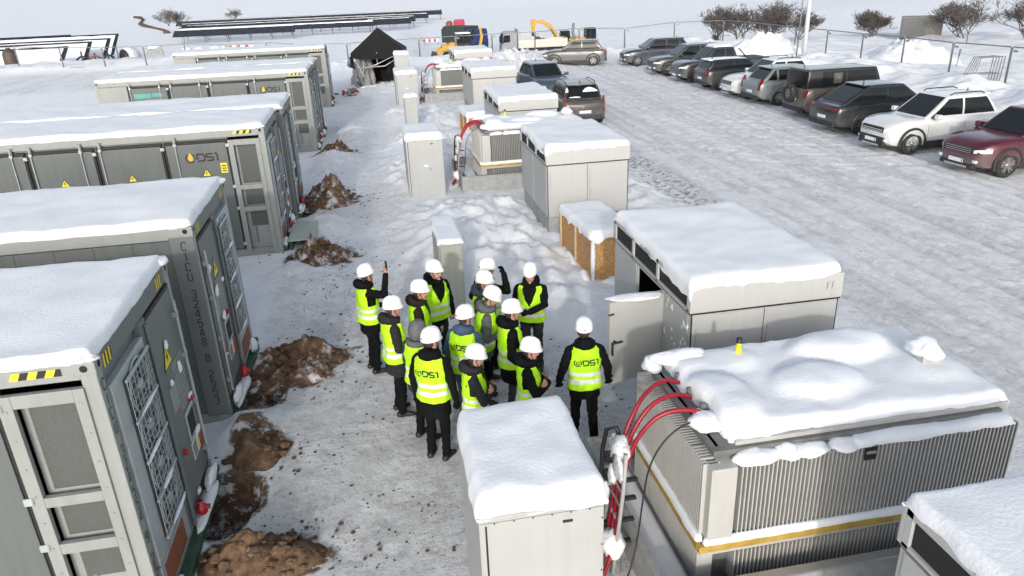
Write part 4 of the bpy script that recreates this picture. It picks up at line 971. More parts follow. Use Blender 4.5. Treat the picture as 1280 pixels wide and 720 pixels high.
    def hp(a, b, c): return hc + H @ Vector((a, b, c))
    cs((0, -.01, 1.46), .062, hp(0, -.015, -.06), .055, jacket)
    def el(c, r, m, k=1.0):
        ellipsoid(bm, hp(*c), r, H); q = hp(*c); prims.append((q, min(r)*k, q, min(r)*k, m))
    ellipsoid(bm, hp(0, -.006, .025), (.077, .096, .098), H); ellipsoid(bm, hp(0, .018, -.045), (.060, .072, .075), H)
    for p, r in (((0, .035, .03), .06), ((0, .04, -.04), .055), ((.03, .02, -.04), .045), ((-.03, .02, -.04), .045), ((0, .06, -.09), .035), ((.04, .03, .0), .04), ((-.04, .03, .0), .04)): prims.append((hp(*p), r, hp(*p), r, SKIN))
    for p, r in (((0, -.05, .03), .062), ((.045, -.035, .0), .045), ((-.045, -.035, .0), .045), ((0, -.06, -.03), .045), ((0, 0, .08), .06)): prims.append((hp(*p), r, hp(*p), r, HAIR))
    cs(hp(0, .078, .0), .012, hp(0, .104, -.032), .015, SKIN); cs(hp(.012, .092, -.034), .010, hp(-.012, .092, -.034), .010, SKIN)
    cs(hp(.038, .075, .022), .014, hp(-.038, .075, .022), .014, SKIN); cs(hp(0, .075, -.108), .020, hp(0, .05, -.108), .028, SKIN)
    cs(hp(.018, .083, -.066), .0095, hp(-.018, .083, -.066), .0095, LIP)
    for s in (-1, 1):
        cs(hp(.076*s, -.005, .02), .014, hp(.074*s, -.008, -.028), .012, SKIN); cs(hp(.031*s, .081, .004), .0105, hp(.036*s, .080, .004), .0105, EYEM)
    me = bpy.data.meshes.new('raw'); bm.to_mesh(me); bm.free(); tmp = bpy.data.objects.new('raw', me); COL.objects.link(tmp)
    md = tmp.modifiers.new('r', 'REMESH'); md.mode = 'VOXEL'; md.voxel_size = .0095; md.use_smooth_shade = True
    md = tmp.modifiers.new('s', 'SMOOTH'); md.factor = .5; md.iterations = 3
    dg = bpy.context.evaluated_depsgraph_get(); out = bpy.data.meshes.new_from_object(tmp.evaluated_get(dg)); bpy.data.objects.remove(tmp); bpy.data.meshes.remove(me)
    nv = len(out.vertices); cov = np.empty(nv*3, np.float32); out.vertices.foreach_get('co', cov); cov = cov.reshape(-1, 3)
    # cloth folds: gentle creases on sleeves, coat and trousers
    nor = np.empty(nv*3, np.float32); out.vertices.foreach_get('normal', nor); nor = nor.reshape(-1, 3)
    for i in range(nv):
        z = cov[i, 2]
        if z < 1.46 and z > .1:
            a = NZ(cov[i, 0]*5+seed, cov[i, 1]*5, z*15+seed)*.009 + NZ(cov[i, 0]*11, cov[i, 1]*11+seed, z*26)*.006
            if abs(cov[i, 0]) > .2 and z < .98: a *= .2
            cov[i] += nor[i]*a
    if lean: cov[:, 1] += np.clip(cov[:, 2]-.9, 0, None)*lean
    out.vertices.foreach_set('co', cov.ravel())
    ms = []; best = np.full(nv, 1e9, np.float32); idx = np.zeros(nv, int)
    P0 = cov if not lean else cov - np.stack([np.zeros(nv), np.clip(cov[:, 2]-.9, 0, None)*lean, np.zeros(nv)], 1)
    for (a, r0, b, r1, m) in prims:
        if m not in ms: ms.append(m)
        a = np.array(a); b = np.array(b); d = b-a; dd = float(d@d)
        t = np.clip(((P0-a)@d)/dd, 0, 1) if dd > 1e-9 else np.zeros(nv)
        dist = np.linalg.norm(P0-(a+t[:, None]*d), axis=1) - (r0+(r1-r0)*t); q = dist < best; best[q] = dist[q]; idx[q] = ms.index(m)
    for m in ms: out.materials.append(m)
    mi = np.array([idx[p.vertices[0]] for p in out.polygons], np.int32); out.polygons.foreach_set('material_index', mi); out.polygons.foreach_set('use_smooth', np.ones(len(mi), bool)); out.update()
    out.name = 'body'; link('body', out, root)
    sk = lambda p: (p[0], p[1] + max(0, p[2]-.9)*lean, p[2])
    # hood or collar
    hm_ = hoodm or jacket
    hc2 = Vector(sk(hc))
    if hood == 'down':
        q = bmesh.new(); n1, n2 = 26, 10; vs = []
        for i in range(n1):
            a = 2*math.pi*i/n1; back = max(0, -math.sin(a)); r = .040 + .026*back + .006*NZ(math.cos(a)*2, math.sin(a)*2, seed)
            c = Vector((.092*math.cos(a), -.012 + .092*math.sin(a) - .02*back, 1.488 - .012*math.sin(a) + .022*back))
            o_ = Vector((math.cos(a), math.sin(a), 0))
            vs.append([q.verts.new(sk(c + o_*r*math.cos(2*math.pi*k/n2) + Vector((0, 0, 1.15*r*math.sin(2*math.pi*k/n2))))) for k in range(n2)])
        for i in range(n1):
            for k in range(n2): f = q.faces.new((vs[i][k], vs[(i+1) % n1][k], vs[(i+1) % n1][(k+1) % n2], vs[i][(k+1) % n2])); f.smooth = True
        mb = MB(); mb.merge(q, hm_, smooth=True); mb.build('hood', root)
    else:
        mb = MB(); b = bmesh.new(); bmesh.ops.create_uvsphere(b, u_segments=24, v_segments=16, radius=1.0)
        for v in b.verts:
            p = v.co.copy(); v.co = Vector((p.x*.118, p.y*.135, p.z*.150)) * (1+.05*NZ(p.x*3, p.y*3, p.z*3))
        dl = [v for v in b.verts if v.co.y > .085 and v.co.z < .09]; bmesh.ops.delete(b, geom=dl, context='VERTS')
        mb.merge(b, hm_, Matrix.Translation(hc2 + H @ Vector((0, -.008, .0))) @ H.to_4x4(), True)
        mb.tube([sk(Vector((.11*math.cos(a), -.01+.10*math.sin(a), 1.475))) for a in [2*math.pi*i/18 for i in range(19)]], .045, 8, hm_); mb.build('hood', root)
    if helmet:
        M = Matrix.Translation(hc2) @ H.to_4x4() @ Matrix.Translation((0, -.004, .045)); n = 32; vs = []; fs = []
        prof = [(1.0, -.012), (1.02, .0), (1.0, .02), (.98, .05), (.90, .085), (.74, .115), (.50, .135), (.24, .145), (.0, .147)]
        for (r, h) in prof:
            for k in range(n):
                a = 2*math.pi*k/n; c, s = math.cos(a), math.sin(a); fr = max(0, s)
                rx, ry = .108, .130; brim = .030*fr**1.5 if h < .005 else (.010*fr**2 if h < .03 else 0)
                ridge = .006*math.exp(-(c/.28)**2) if .03 < h < .146 else 0
                vs.append(M @ Vector((rx*r*c, (ry*r+brim)*s, h + ridge - (.012*fr if h < .005 else 0) - (.010*max(0, -s) if h < .03 else 0))))
        fs = [(i*n+k, i*n+(k+1) % n, (i+1)*n+(k+1) % n, (i+1)*n+k) for i in range(len(prof)-1) for k in range(n)]
        fs.append(tuple(reversed(range(n))))
        mb = MB(); mb.add(vs, fs, HELM, True); ho = mb.build('helmet', root)
        mb = MB(); b = bmesh.new(); bmesh.ops.create_cube(b, size=1.0); mb.merge(b, BLK, M @ Matrix.Translation((0, -.130, .022)) @ Matrix.Diagonal((.022, .008, .014, 1)))
        mb.build('rear_clip', ho)
        q = [Vector((.085*s, .02, -.02)) for s in (1,)]; mb = MB(); mb.tube([M @ Vector((.097, .01, .0)), M @ Vector((.080, .03, -.07)), M @ Vector((.045, .055, -.145)), M @ Vector((-.045, .055, -.145)), M @ Vector((-.080, .03, -.07)), M @ Vector((-.097, .01, .0))], .005, 6, BLK); mb.build('chin_strap', ho)
    if vest:
        n = 112; zs = [.90, .935, .985, .99, 1.04, 1.045, 1.085, 1.09, 1.14, 1.145] + [1.16+.0125*i for i in range(25)]; vs = []; fs = []
        def VP(z, k, ex=.020):
            a = 2*math.pi*k/n; rx, ry, cy = torso_at(z, ex); fl = .018*sstep(1.05, .9, z)
            wv = .007*math.sin(3*a+seed+z*7) + .012*NZ(math.cos(a)*2.2+seed, math.sin(a)*2.2, z*9) + .006*NZ(math.cos(a)*5+seed, math.sin(a)*5, z*16)
            if z > 1.3: rx = min(rx, .205-.10*(z-1.3))
            return Vector(sk((sgnp(math.cos(a), .85)*(rx+fl+wv), cy + sgnp(math.sin(a), .85)*(ry+fl+wv), z)))
        for z in zs: vs += [VP(z, k) for k in range(n)]
        for i in range(len(zs)-1):
            for k in range(n):
                a = 2*math.pi*(k+.5)/n; xx = math.cos(a)*.19; zz = (zs[i]+zs[i+1])/2
                if math.sin(a) > 0 and zz > 1.17 and abs(xx) < (zz-1.16)*.36: continue
                if abs(math.cos(a)) > .93 and 1.2 < zz < 1.39: continue
                fs.append((i*n+k, i*n+(k+1) % n, (i+1)*n+(k+1) % n, (i+1)*n+k))
        mb = MB(); mb.add(vs, fs, VEST, True); vo = mb.build('safety_vest', root)
        for (a_, b_) in ((.985, 1.04), (1.09, 1.14)):
            mb = MB(); mb.add([VP(z, k, .0235) for z in (a_, (a_+b_)/2, b_) for k in range(n)], [(i*n+k, i*n+(k+1) % n, (i+1)*n+(k+1) % n, (i+1)*n+k) for i in range(2) for k in range(n)], REFL, True); mb.build('reflective_band', vo)
        if vlogo:
            def LF(u, v):
                z = 1.245+v; rx, ry, cy = torso_at(z, .026); xx = -.150+u; c = max(-1, min(1, (abs(xx)/rx)))**(1/.85); s_ = math.sqrt(max(0, 1-c*c))**.85
                return Vector(sk((xx, cy - ry*s_ - .008, z)))
            mb = MB(); logo(mb, lambda u, v: LF(u, v), .078, BLK, None); mb.build('logo', vo)
    return root
def on(px, py, z=0): return px, py
V = person
V('man raising a phone above his head, leftmost of the visitors', -.40, 10.62, 20, ('phone', 'clasp'), 1.0, coat=.72, look=10, nod=-.1, seed=1)
V('man in profile behind the hooded visitor, hands joined before his black coat', -.06, 9.25, 12, ('clasp', 'clasp'), 1.0, coat=.70, look=-4, seed=2, jacket=JCHA, hood='down')
V('visitor with a grey hood pulled up and no helmet seen', .24, 8.52, 40, ('clasp', 'clasp'), .99, jacket=JNVY, hood='up', helmet=False, hoodm=JGRY, coat=.78, seed=3)
V('man in black looking right, between the hooded visitor and the man by the slim pillar', .34, 9.75, -5, ('clasp', 'pocket'), 1.0, coat=.78, look=-5, seed=4, jacket=JBRN)
V('man standing directly in front of the slim pillar cabinet, zipped lime vest and black collar', .62, 10.42, -62, ('hang', 'hang'), 1.02, coat=.84, look=32, nod=.0, seed=5, trousers=TGRY)
V('foreground man in long black coat seen from behind, black lettering on his vest', .37, 8.05, 58, ('hang', 'hang'), 1.02, coat=.66, look=-25, vlogo=True, gloves=True, seed=6)
V('man in a blue jacket with lettering on the back of his lime vest', .86, 8.68, 55, ('clasp', 'hang'), 1.0, jacket=JBLU, trousers=TNVY, coat=.78, look=-28, vlogo=True, seed=7)
V('man in a grey jacket bending forward a little, lime vest mostly hidden', 1.17, 9.28, -10, ('tablet', 'clasp'), 1.0, jacket=JGRY, coat=.78, lean=.16, look=-15, nod=.4, seed=8)
V('helmeted man behind the one in grey, front of his vest with bands turned right', 1.28, 9.80, -28, ('clasp', 'hang'), 1.01, look=0, seed=9, jacket=JNVY)
V('man at the back of the group with one arm raised to his head', 1.40, 10.28, 30, ('raise', 'pocket'), 1.01, look=-10, gloves=True, seed=10)
V('shorter man in black with folded arms, left one of two behind the bottom cabinet', .84, 7.72, -6, ('folded', 'folded'), .955, coat=.74, look=0, nod=.2, seed=11, jacket=JCHA)
V('man in black coat standing side on, looking right, behind the man with crossed arms', 1.46, 8.68, 2, ('pocket', 'pocket'), 1.01, coat=.68, trousers=TNVY, look=0, seed=12)
V('man with tightly crossed arms directly behind the snow covered bottom cabinet', 1.50, 7.70, -14, ('folded', 'folded'), .965, coat=.84, look=0, nod=.14, seed=13)
V('man facing the camera, walking toward the group with one forearm across his chest', 2.02, 10.0, -112, ('hang', 'point'), 1.0, coat=.86, trousers=TGRY, step=.08, look=5, gloves=True, seed=14)
V('man standing alone with his back to the camera near the open kiosk door', 2.25, 7.90, 84, ('loose', 'loose'), 1.0, coat=.76, step=-.13, look=-4, vlogo=True, gloves=True, seed=15)
ph = thing('phone', 'dark phone held up by the leftmost visitor', 'phone', (-.40, 10.62, 0), R(-70))
mb = MB(); mb.box(.035, .11, .325, .337, 1.66, 1.81, BLK, .006); mb.build('case', ph)
mb = MB(); mb.box(.04, .105, .3225, .3245, 1.67, 1.80, GLASS); mb.build('screen', ph)
# ------------------------------------------------------------------ cars
def car(label, loc, rz, c, L=4.5, W=1.86, Hh=1.73, hood=1.07, belt=1.08, wr=.365, wb=None, style='suv', name='parked_car', roofc=None, rails=False, clad=True, snowroof=False, tail='block', light='strip', rim=RIM, spokes=5, plate=True, fo=.86, gpaint=None, spare=False, cowl=None, group='cars parked along the yard', rear_snow=False, cat='car', dash=False):
    root = thing(name, label, cat, loc, rz, group); wb = wb or L*.6; h = L/2
    fx = h-fo; rx = fx-wb; body_m = c; ws = .07
    cow = cowl if cowl is not None else fx-.42            # foot of the windscreen
    cfg = {'suv': (cow-.86, -h+.74, -h+.24, 0.0), 'coupe': (cow-.85, -h+1.35, -h+.22, -.02), 'box': (cow-.28, -h+.16, -h+.08, 0), 'mini': (cow-.55, -h+.42, -h+.12, 0), 'estate': (cow-.85, -h+.78, -h+.22, 0), 'pickup': (cow-.70, -h+2.15, -h+1.85, 0)}[style]
    rf, rb, tl, _ = cfg; bed = style == 'pickup'
    # lower body, lofted along the length
    def top(x):
        tb = [(-h, belt-.16), (-h+.08, belt-.03), (tl, belt), (cow-.1, belt), (cow+.05, belt-.01), (fx+.15, hood-.03), (h-.45, hood-.07), (h-.24, hood-.13), (h-.10, hood-.22), (h-.03, hood-.33), (h, hood-.45)]
        if bed: tb[1] = (-h+.05, belt); 
        return pw(tb, x)
    def bot(x): return pw([(-h, .46), (-h+.25, .30), (rx, .23), (fx, .23), (h-.3, .25), (h, .36)], x)
    def hw(x): return W/2*pw([(-h, .80), (-h+.06, .89), (-h+.3, .965), (rx, 1.0), (0, .985), (fx, 1.0), (h-.42, .955), (h-.14, .83), (h-.03, .68), (h, .60)], x)
    xs = sorted(set([-h, -h+.03, -h+.08, -h+.18, -h+.3, h, h-.02, h-.06, h-.13, h-.24, h-.4] + [lerp(-h+.42, h-.55, i/18) for i in range(19)])); ring = []
    for x in xs:
        zt, zb, w_ = top(x), bot(x), hw(x); sh = zt-.05
        half = [(0, zb), (w_*.80, zb), (w_*.955, zb+.05), (w_*.985, lerp(zb, sh, .30)), (w_, lerp(zb, sh, .58)), (w_*.985, lerp(zb, sh, .84)), (w_*.955, sh), (w_*.89, zt), (w_*.5, zt+(.018 if x > cow else 0)), (0, zt+(.026 if x > cow else 0))]
        ring.append([(x, y, z) for y, z in half] + [(x, -y, z) for y, z in reversed(half[1:-1])])
    n = len(ring[0]); vs = [v for r in ring for v in r]
    fs = [(i*n+k, i*n+(k+1) % n, (i+1)*n+(k+1) % n, (i+1)*n+k) for i in range(len(xs)-1) for k in range(n)] + [tuple(range(n)), tuple((len(xs)-1)*n+k for k in range(n))]
    mb = MB(); mb.add(vs, fs, body_m, True)
    bo = mb.build('body', root)
    cutters = MB()
    for x in (fx, rx):
        for s in (-1, 1): cutters.cyl((x, s*W*.30, wr*1.0), (x, s*(W/2+.1), wr*1.0), wr+.065, n=28, m=TRIM)
    ct = cutters.build('cutter'); bo.data.materials.append(TRIM); ct.data.materials.clear(); ct.data.materials.append(body_m); ct.data.materials.append(TRIM)
    for p in ct.data.polygons: p.material_index = 1
    md = bo.modifiers.new('b', 'BOOLEAN'); md.operation = 'DIFFERENCE'; md.object = ct; md.solver = 'EXACT'
    dg = bpy.context.evaluated_depsgraph_get(); me = bpy.data.meshes.new_from_object(bo.evaluated_get(dg)); bo.modifiers.clear(); old = bo.data; bo.data = me; bpy.data.meshes.remove(old); me.name = 'body'
    cm = ct.data; bpy.data.objects.remove(ct); bpy.data.meshes.remove(cm)
    for p in me.polygons: p.use_smooth = True
    me.set_sharp_from_angle(angle=R(38))
    # greenhouse
    gw = W/2*.885; rw = W/2*.70; zb_ = belt-.03; zr = Hh-.03
    A = [(cow, gw*.93, zb_), (tl, gw*.90, zb_), (tl, -gw*.90, zb_), (cow, -gw*.93, zb_)]
    B = [(rf, rw, zr), (rb, rw*.96, zr), (rb, -rw*.96, zr), (rf, -rw, zr)]
    if style == 'box': B = [(x, y*1.13, z) for x, y, z in B]
    q = bmesh.new(); V8 = [q.verts.new(p) for p in A+B]
    for f in ((0, 1, 2, 3), (4, 5, 6, 7), (0, 1, 5, 4), (1, 2, 6, 5), (2, 3, 7, 6), (3, 0, 4, 7)): q.faces.new([V8[i] for i in f])
    bmesh.ops.recalc_face_normals(q, faces=q.faces)
    bmesh.ops.subdivide_edges(q, edges=list(q.edges), cuts=3, use_grid_fill=True)
    for v in q.verts:
        tz = (v.co.z-zb_)/(zr-zb_)
        if tz > .99: v.co.z += .045*(1-(2*v.co.x-rf-rb)**2/(rf-rb)**2*.9)*(1-(v.co.y/rw)**2*.6) - .0
        else: v.co.y *= 1 + .05*math.sin(tz*math.pi)
    bmesh.ops.bevel(q, geom=[e for e in q.edges if len(e.link_faces) == 2 and e.calc_face_angle() > .35], offset=.05, segments=3, profile=.6, affect='EDGES')
    mb = MB(); mb.merge(q, gpaint or body_m, smooth=True); g = mb.build('cabin', root); g.data.set_sharp_from_angle(angle=R(45))
    if roofc:
        mb = MB(); N_ = 9; vs = []
        for j in range(N_):
            for i in range(N_):
                x = lerp(rf-.02, rb+.02, i/(N_-1)); y = lerp(-rw*.95, rw*.95, j/(N_-1)); vs.append((x, y, zr+.010+.045*(1-(2*x-rf-rb)**2/(rf-rb)**2*.9)*(1-(y/rw)**2*.6)))
        mb.add(vs, [(j*N_+i, j*N_+i+1, (j+1)*N_+i+1, (j+1)*N_+i) for j in range(N_-1) for i in range(N_-1)], roofc, True); mb.build('roof', root)
    def pane(P, nm, m=GLASS, off=.012, bul=.05, par=root):
        """P: four corners (bottom a, bottom b, top b, top a)"""
        P = [Vector(p) for p in P]; nn = (P[1]-P[0]).cross(P[3]-P[0]).normalized(); ce = sum(P, Vector())/4
        if nn.dot(ce-Vector((0, 0, .9))) < 0: nn = -nn
        n_ = 7; vs = []
        for j in range(n_):
            for i in range(n_):
                u, v = i/(n_-1), j/(n_-1); p = P[0].lerp(P[1], u).lerp(P[3].lerp(P[2], u), v); t = (p.z-zb_)/(zr-zb_)
                if nm == 'side_window': p = Vector((p.x, p.y*(1+.05*math.sin(min(1, max(0, t))*math.pi)), p.z))
                vs.append(p + nn*off)
        q = MB(); q.add(vs, [(j*n_+i, j*n_+i+1, (j+1)*n_+i+1, (j+1)*n_+i) for j in range(n_-1) for i in range(n_-1)], m, True); return q.build(nm, par)
    def SP(x0, t0, x1=None, s=1):   # point on the cabin side: x along, t height fraction
        a = (x0-tl)/(cow-tl); yb = lerp(gw*.90, gw*.93, a); yt = rw*.98*(1.13 if style == 'box' else 1)
        return (x0, s*lerp(yb, yt, t0), lerp(zb_, zr, t0))
    def xat(t, fr):   # x of the front or rear slanted edge at height fraction t
        return lerp(cow, rf, t) if fr else lerp(tl, rb, t)
    inset = lambda a, b, t: tuple(lerp(a[i], b[i], t) for i in range(3))
    k0, k1 = .07, .93
    def SCR(fr, t): x = xat(t, fr); return x, lerp(gw*(.93 if fr else .90), rw*(1.0 if fr else .96)*(1.13 if style == 'box' else 1), t)
    for fr, nm in ((True, 'windscreen'), (False, 'rear_window')):
        x0, y0 = SCR(fr, .10 if fr else .16); x1, y1 = SCR(fr, .94 if fr else .90)
        z0, z1 = lerp(zb_, zr, .10 if fr else .16), lerp(zb_, zr, .94 if fr else .90)
        o = pane([(x0, -y0*.91, z0), (x0, y0*.91, z0), (x1, y1*.90, z1), (x1, -y1*.90, z1)], nm)
        if fr:
            w_ = MB(); w_.tube([(x0+.035, -y0*.6, z0+.02), (x0-.02, y0*.1, z0+.09)], .008, 6, BLK); w_.tube([(x0+.035, y0*.1, z0+.02), (x0-.02, y0*.75, z0+.09)], .008, 6, BLK); w_.build('wiper', root)
        elif rear_snow:
            w_ = MB(); snow_lump(w_, (lerp(x0, x1, .55)-.02, -y0*.42, lerp(z0, z1, .58)), (.03, .30, .13), 3); snow_lump(w_, (lerp(x0, x1, .1)-.03, y0*.45, lerp(z0, z1, .08)), (.04, .22, .04), 4); snow_lump(w_, (lerp(x0, x1, .5)-.0, y0*.86, lerp(z0, z1, .6)), (.03, .05, .16), 5); w_.build('snow_patch', root)
    t0, t1 = .13, .88; mid = lerp(xat(.5, True), xat(.5, False), .46 if style != 'pickup' else .6); n3 = xat(t0, False)
    for s in (-1, 1):
        f0, f1 = xat(t0, True)-.16, xat(t1, True)-.12; r0, r1 = xat(t0, False)+.16, xat(t1, False)+.12
        if style == 'box': f0 -= .0; r0 += .5; r1 += .5
        spl = [(f0, f1, mid+.04, mid+.04)]
        if style in ('suv', 'estate', 'mini') and (mid-r0) > 1.25:
            qx = r0 + (.50 if style != 'mini' else .5); spl += [(mid-.04, mid-.04, qx+.04, qx+.02), (qx-.06, qx-.08, r0, r1)]
        else: spl += [(mid-.04, mid-.04, r0, r1)]
        for a0, a1, b0, b1 in spl: pane([SP(b0, t0, s=s), SP(a0, t0, s=s), SP(a1, t1, s=s), SP(b1, t1, s=s)], 'side_window')
        # handles, mirror, seams
        for hx in (mid+.22, mid-.78 if style != 'pickup' else mid-.55):
            if hx < rx+.1 and style in ('coupe',): hx = rx+.32
            q = MB(); q.box(hx-.10, hx+.10, s*(W/2*.985)-.016, s*(W/2*.985)+.016, belt-.17, belt-.14, body_m, .01); q.build('door_handle', root)
        q = MB(); mx = cow-.28; q.box(mx-.09, mx+.07, s*(W/2+.10)-.10, s*(W/2+.10)+.10, belt+.0, belt+.15, body_m if not roofc else roofc, .04, 3); q.box(mx-.03, mx+.04, min(s*gw*.9, s*(W/2+.05)), max(s*gw*.9, s*(W/2+.05)), belt-.01, belt+.04, TRIM); q.build('wing_mirror', root)
        q = MB()
        for sx in (cow-.10, mid, max(rx+.30, mid-1.02)):
            q.add([(sx, s*(hw(sx)*.999+.001), lerp(.26, belt-.05, t)) for t in (.10, .30, .58, .84)] + [(sx+.012, s*(hw(sx)*.999+.001), lerp(.26, belt-.05, t)) for t in (.84, .58, .30, .10)], [(0, 1, 6, 7), (1, 2, 5, 6), (2, 3, 4, 5)], BLK)
        sm = q.build('door_seam', root)
        for v in sm.data.vertices:
            tt = (v.co.z-.24)/(belt-.05-.24); v.co.y = s*(hw(v.co.x)*pw([(0, .955), (.30, .985), (.58, 1.0), (.84, .985), (1, .955)], tt)+.003)
        if clad:
            q = MB(); q.box(rx+wr+.06, fx-wr-.06, s*W/2*.965-.03, s*W/2*.965+.03, .22, .40, TRIM, .02); q.build('sill_cladding', root)
        for x in (fx, rx):
            q = MB(); m_ = 22; vs = []
            for i in range(m_+1):
                a = R(lerp(-18, 198, i/m_))
                for r_, yy in ((wr+.06, hw(x)*.93), (wr+.055, hw(x)*1.012), (wr+.125 if clad else wr+.085, hw(x)*1.008), (wr+.13 if clad else wr+.09, hw(x)*.96)):
                    vs.append((x+r_*math.cos(a), s*yy, wr+r_*math.sin(a)))
            q.add(vs, [(i*4+k, i*4+k+1, (i+1)*4+k+1, (i+1)*4+k) for i in range(m_) for k in range(3)], TRIM if clad else body_m, True); q.build('wheel_arch', root)
            q = MB(); yo = s*(W/2-.015); yi = s*(W/2-.235); sy = 1 if s > 0 else -1
            q.lathe([(wr*.62, 0), (wr*.66, .014*sy), (wr*.93, .004*sy), (wr, -.035*sy), (wr, -.185*sy), (wr*.9, -.22*sy), (wr*.6, -.22*sy)], (x, yo, wr-.012), 'y', 30, TYRE); wo = q.build('tyre', root)
            wo.name = 'wheel'
            q = MB(); q.lathe([(wr*.70, .004*sy), (wr*.655, .012*sy), (wr*.62, -.01*sy), (wr*.60, -.08*sy), (0, -.085*sy)], (x, yo, wr-.012), 'y', 30, RIMD)
            for k in range(spokes):
                for dd in (-.13, .13):
                    a = 2*math.pi*k/spokes + .3; c_, s__ = math.cos(a), math.sin(a); a2 = a+dd*1.6; c2, s2 = math.cos(a2), math.sin(a2)
                    pts = [(wr*.08, a+dd*2), (wr*.65, a2-.07), (wr*.65, a2+.07), (wr*.08, a+dd*2+.6)]
                    q.add([(x+r_*math.cos(t_), yo+(.006 if i in (1, 2) else -.004)*sy, wr-.012+r_*math.sin(t_)) for i, (r_, t_) in enumerate(pts)], [(0, 1, 2, 3)], rim)
            q.lathe([(0, .008*sy), (wr*.16, .004*sy), (wr*.18, -.02*sy)], (x, yo, wr-.012), 'y', 14, rim); q.build('rim', wo)
    def fronty(x): return hw(x)
    # nose
    q = MB(); gz0, gz1 = hood-.42, hood-.24; q.box(h-.05, h+.008, -W*.27, W*.27, gz0, gz1, BLK, .02)
    for i in range(3 if not dash else 2): q.box(h+.009, h+.016, -W*.25, W*.25, gz0+.03+i*.055, gz0+.045+i*.055, CHROME if not dash else REFL)
    gr = q.build('grille', root)
    q = MB(); q.box(h-.16, h+.028, -W*.33, W*.33, .24, .56 if dash else .38, TRIM, .055, 3); q.build('front_bumper', root)
    q = MB(); q.box(h+.020, h+.038, -W*.22, W*.22, .25, .31, CHROME, .008, 1); q.build('skid_plate', root)
    if plate:
        for xx, zz in ((h+.034, .43), (-h-.018, belt-.45 if tail != 'low' else .55)):
            q = MB(); q.box(xx-.008, xx+.008, -.26, .26, zz-.055, zz+.055, PLATE, .003, 1); pl = q.build('number_plate', root)
            q = MB(); sx = 1 if xx > 0 else -1; q.box(min(xx+.0085*sx, xx+.0105*sx), max(xx+.0085*sx, xx+.0105*sx), -.255*sx-.0 if sx < 0 else .215, -.215*sx if sx < 0 else .255, zz-.05, zz+.05, BLUEP); q.build('blue_strip', pl)
    for s in (-1, 1):
        q = MB(); pts = [(h-.50, hw(h-.50)*.968), (h-.30, hw(h-.30)*.985), (h-.13, hw(h-.13)*.99), (h-.05, hw(h-.05)*.93), (h+.004, W*.29)]
        vs = [(x, s*(y+.008), hood-.225-.03*i*.6) for i, (x, y) in enumerate(pts)] + [(x, s*(y+.014), hood-.35-.008*i) for i, (x, y) in enumerate(pts)]
        m_ = len(pts); q.add(vs, [(i, i+1, m_+i+1, m_+i) for i in range(m_-1)], LAMP, True); q.build('headlight', root)
        q = MB(); q.box(h-.10, h+.012, s*W*.33-.06, s*W*.33+.06, .42, .50, LAMP if light == 'strip' else TRIM, .01, 1); q.build('fog_lamp', root)
        q = MB()
        if tail == 'tall': q.prism([(-h+.02, .70), (-h-.012, .74), (-h+.01, .96), (-h+.12, belt+.16), (-h+.22, belt+.14), (-h+.18, .98), (-h+.14, .74)], s*W*.42-.04, s*W*.42+.04, 'y', TAIL, .008)
        elif tail == 'bar':
            q.box(-h-.01, -h+.26, s*W*.40-.085, s*W*.40+.085, belt-.20, belt-.10, TAIL, .02); q.box(-h-.018, -h+.02, min(0, s*W*.36), max(0, s*W*.36), belt-.165, belt-.125, TAIL, .006, 1)
        else: q.box(-h-.006, -h+.20, s*W*.405-.075, s*W*.405+.075, belt-.33, belt-.06, TAIL, .025)
        q.build('tail_lamp', root)
        if rails:
            q = MB(); q.tube([(rf-.10, s*rw*.93, zr+.03), (rf-.22, s*rw*.95, zr+.085), (rb+.25, s*rw*.92, zr+.085), (rb+.10, s*rw*.90, zr+.03)], .019, 8, BLK); q.build('roof_rail', root)
    q = MB(); q.box(-h-.022, -h+.16, -W*.38, W*.38, .30, .50, TRIM, .055, 3); q.build('rear_bumper', root)
    if style not in ('box',) and not bed:
        q = MB(); q.box(rb-.17, rb+.06, -rw*.86, rw*.86, zr-.035, zr+.015, body_m if not roofc else roofc, .015); q.build('spoiler', root)
    if bed:
        q = MB(); q.box(-h+.04, tl-.12, -W*.45, W*.45, belt-.02, belt+.03, TRIM, .02); q.build('bed_cover', root)
        for s in (-1, 1):
            q = MB(); q.tube([(tl-.0, s*rw*.98, zr-.10), (tl-.22, s*rw*1.06, belt+.34), (tl-.50, s*W*.42, belt+.02)], .035, 8, BLK); q.build('sports_bar', root)
    if spare:
        q = MB(); q.lathe([(.20, -.02), (.34, -.03), (.365, .02), (.365, .17), (.3, .2)], (-h-.2, .06, .98), 'x', 28, TYRE); sp = q.build('spare_wheel', root)
        q = MB(); q.lathe([(0, -.005), (.06, -.01), (.22, -.0), (.235, .01)], (-h-.2, .06, .98), 'x', 20, RIMD)
        for k in range(7):
            a = 2*math.pi*k/7; q.add([(-h-.212, .06+r_*math.cos(t_), .98+r_*math.sin(t_)) for r_, t_ in ((.05, a-.4), (.215, a-.12), (.215, a+.12), (.05, a+.4))], [(0, 1, 2, 3)], rim)
        q.build('spare_rim', sp)
        q = MB(); q.box(-.62, -.22, -rw*1.25-.012, -rw*1.25, .9, 1.0, TRIM); q.bm.free()
        for s in (-1, 1):
            a, b = SP(-.75, .25, s=s), SP(-1.12, .25, s=s); a2, b2 = SP(-.75, .80, s=s), SP(-1.12, .80, s=s); pane([b, a, a2, b2], 'side_window', body_m, .02)
    if snowroof:
        o = snow_cap(rb+.05, rf-.02, -rw*.9, rw*.9, zr+.02, .12, root, r=.16, amp=.03, over=0, drop=.03, seed=int(loc[1]), cell=.14, wav=.05, name='roof_snow')
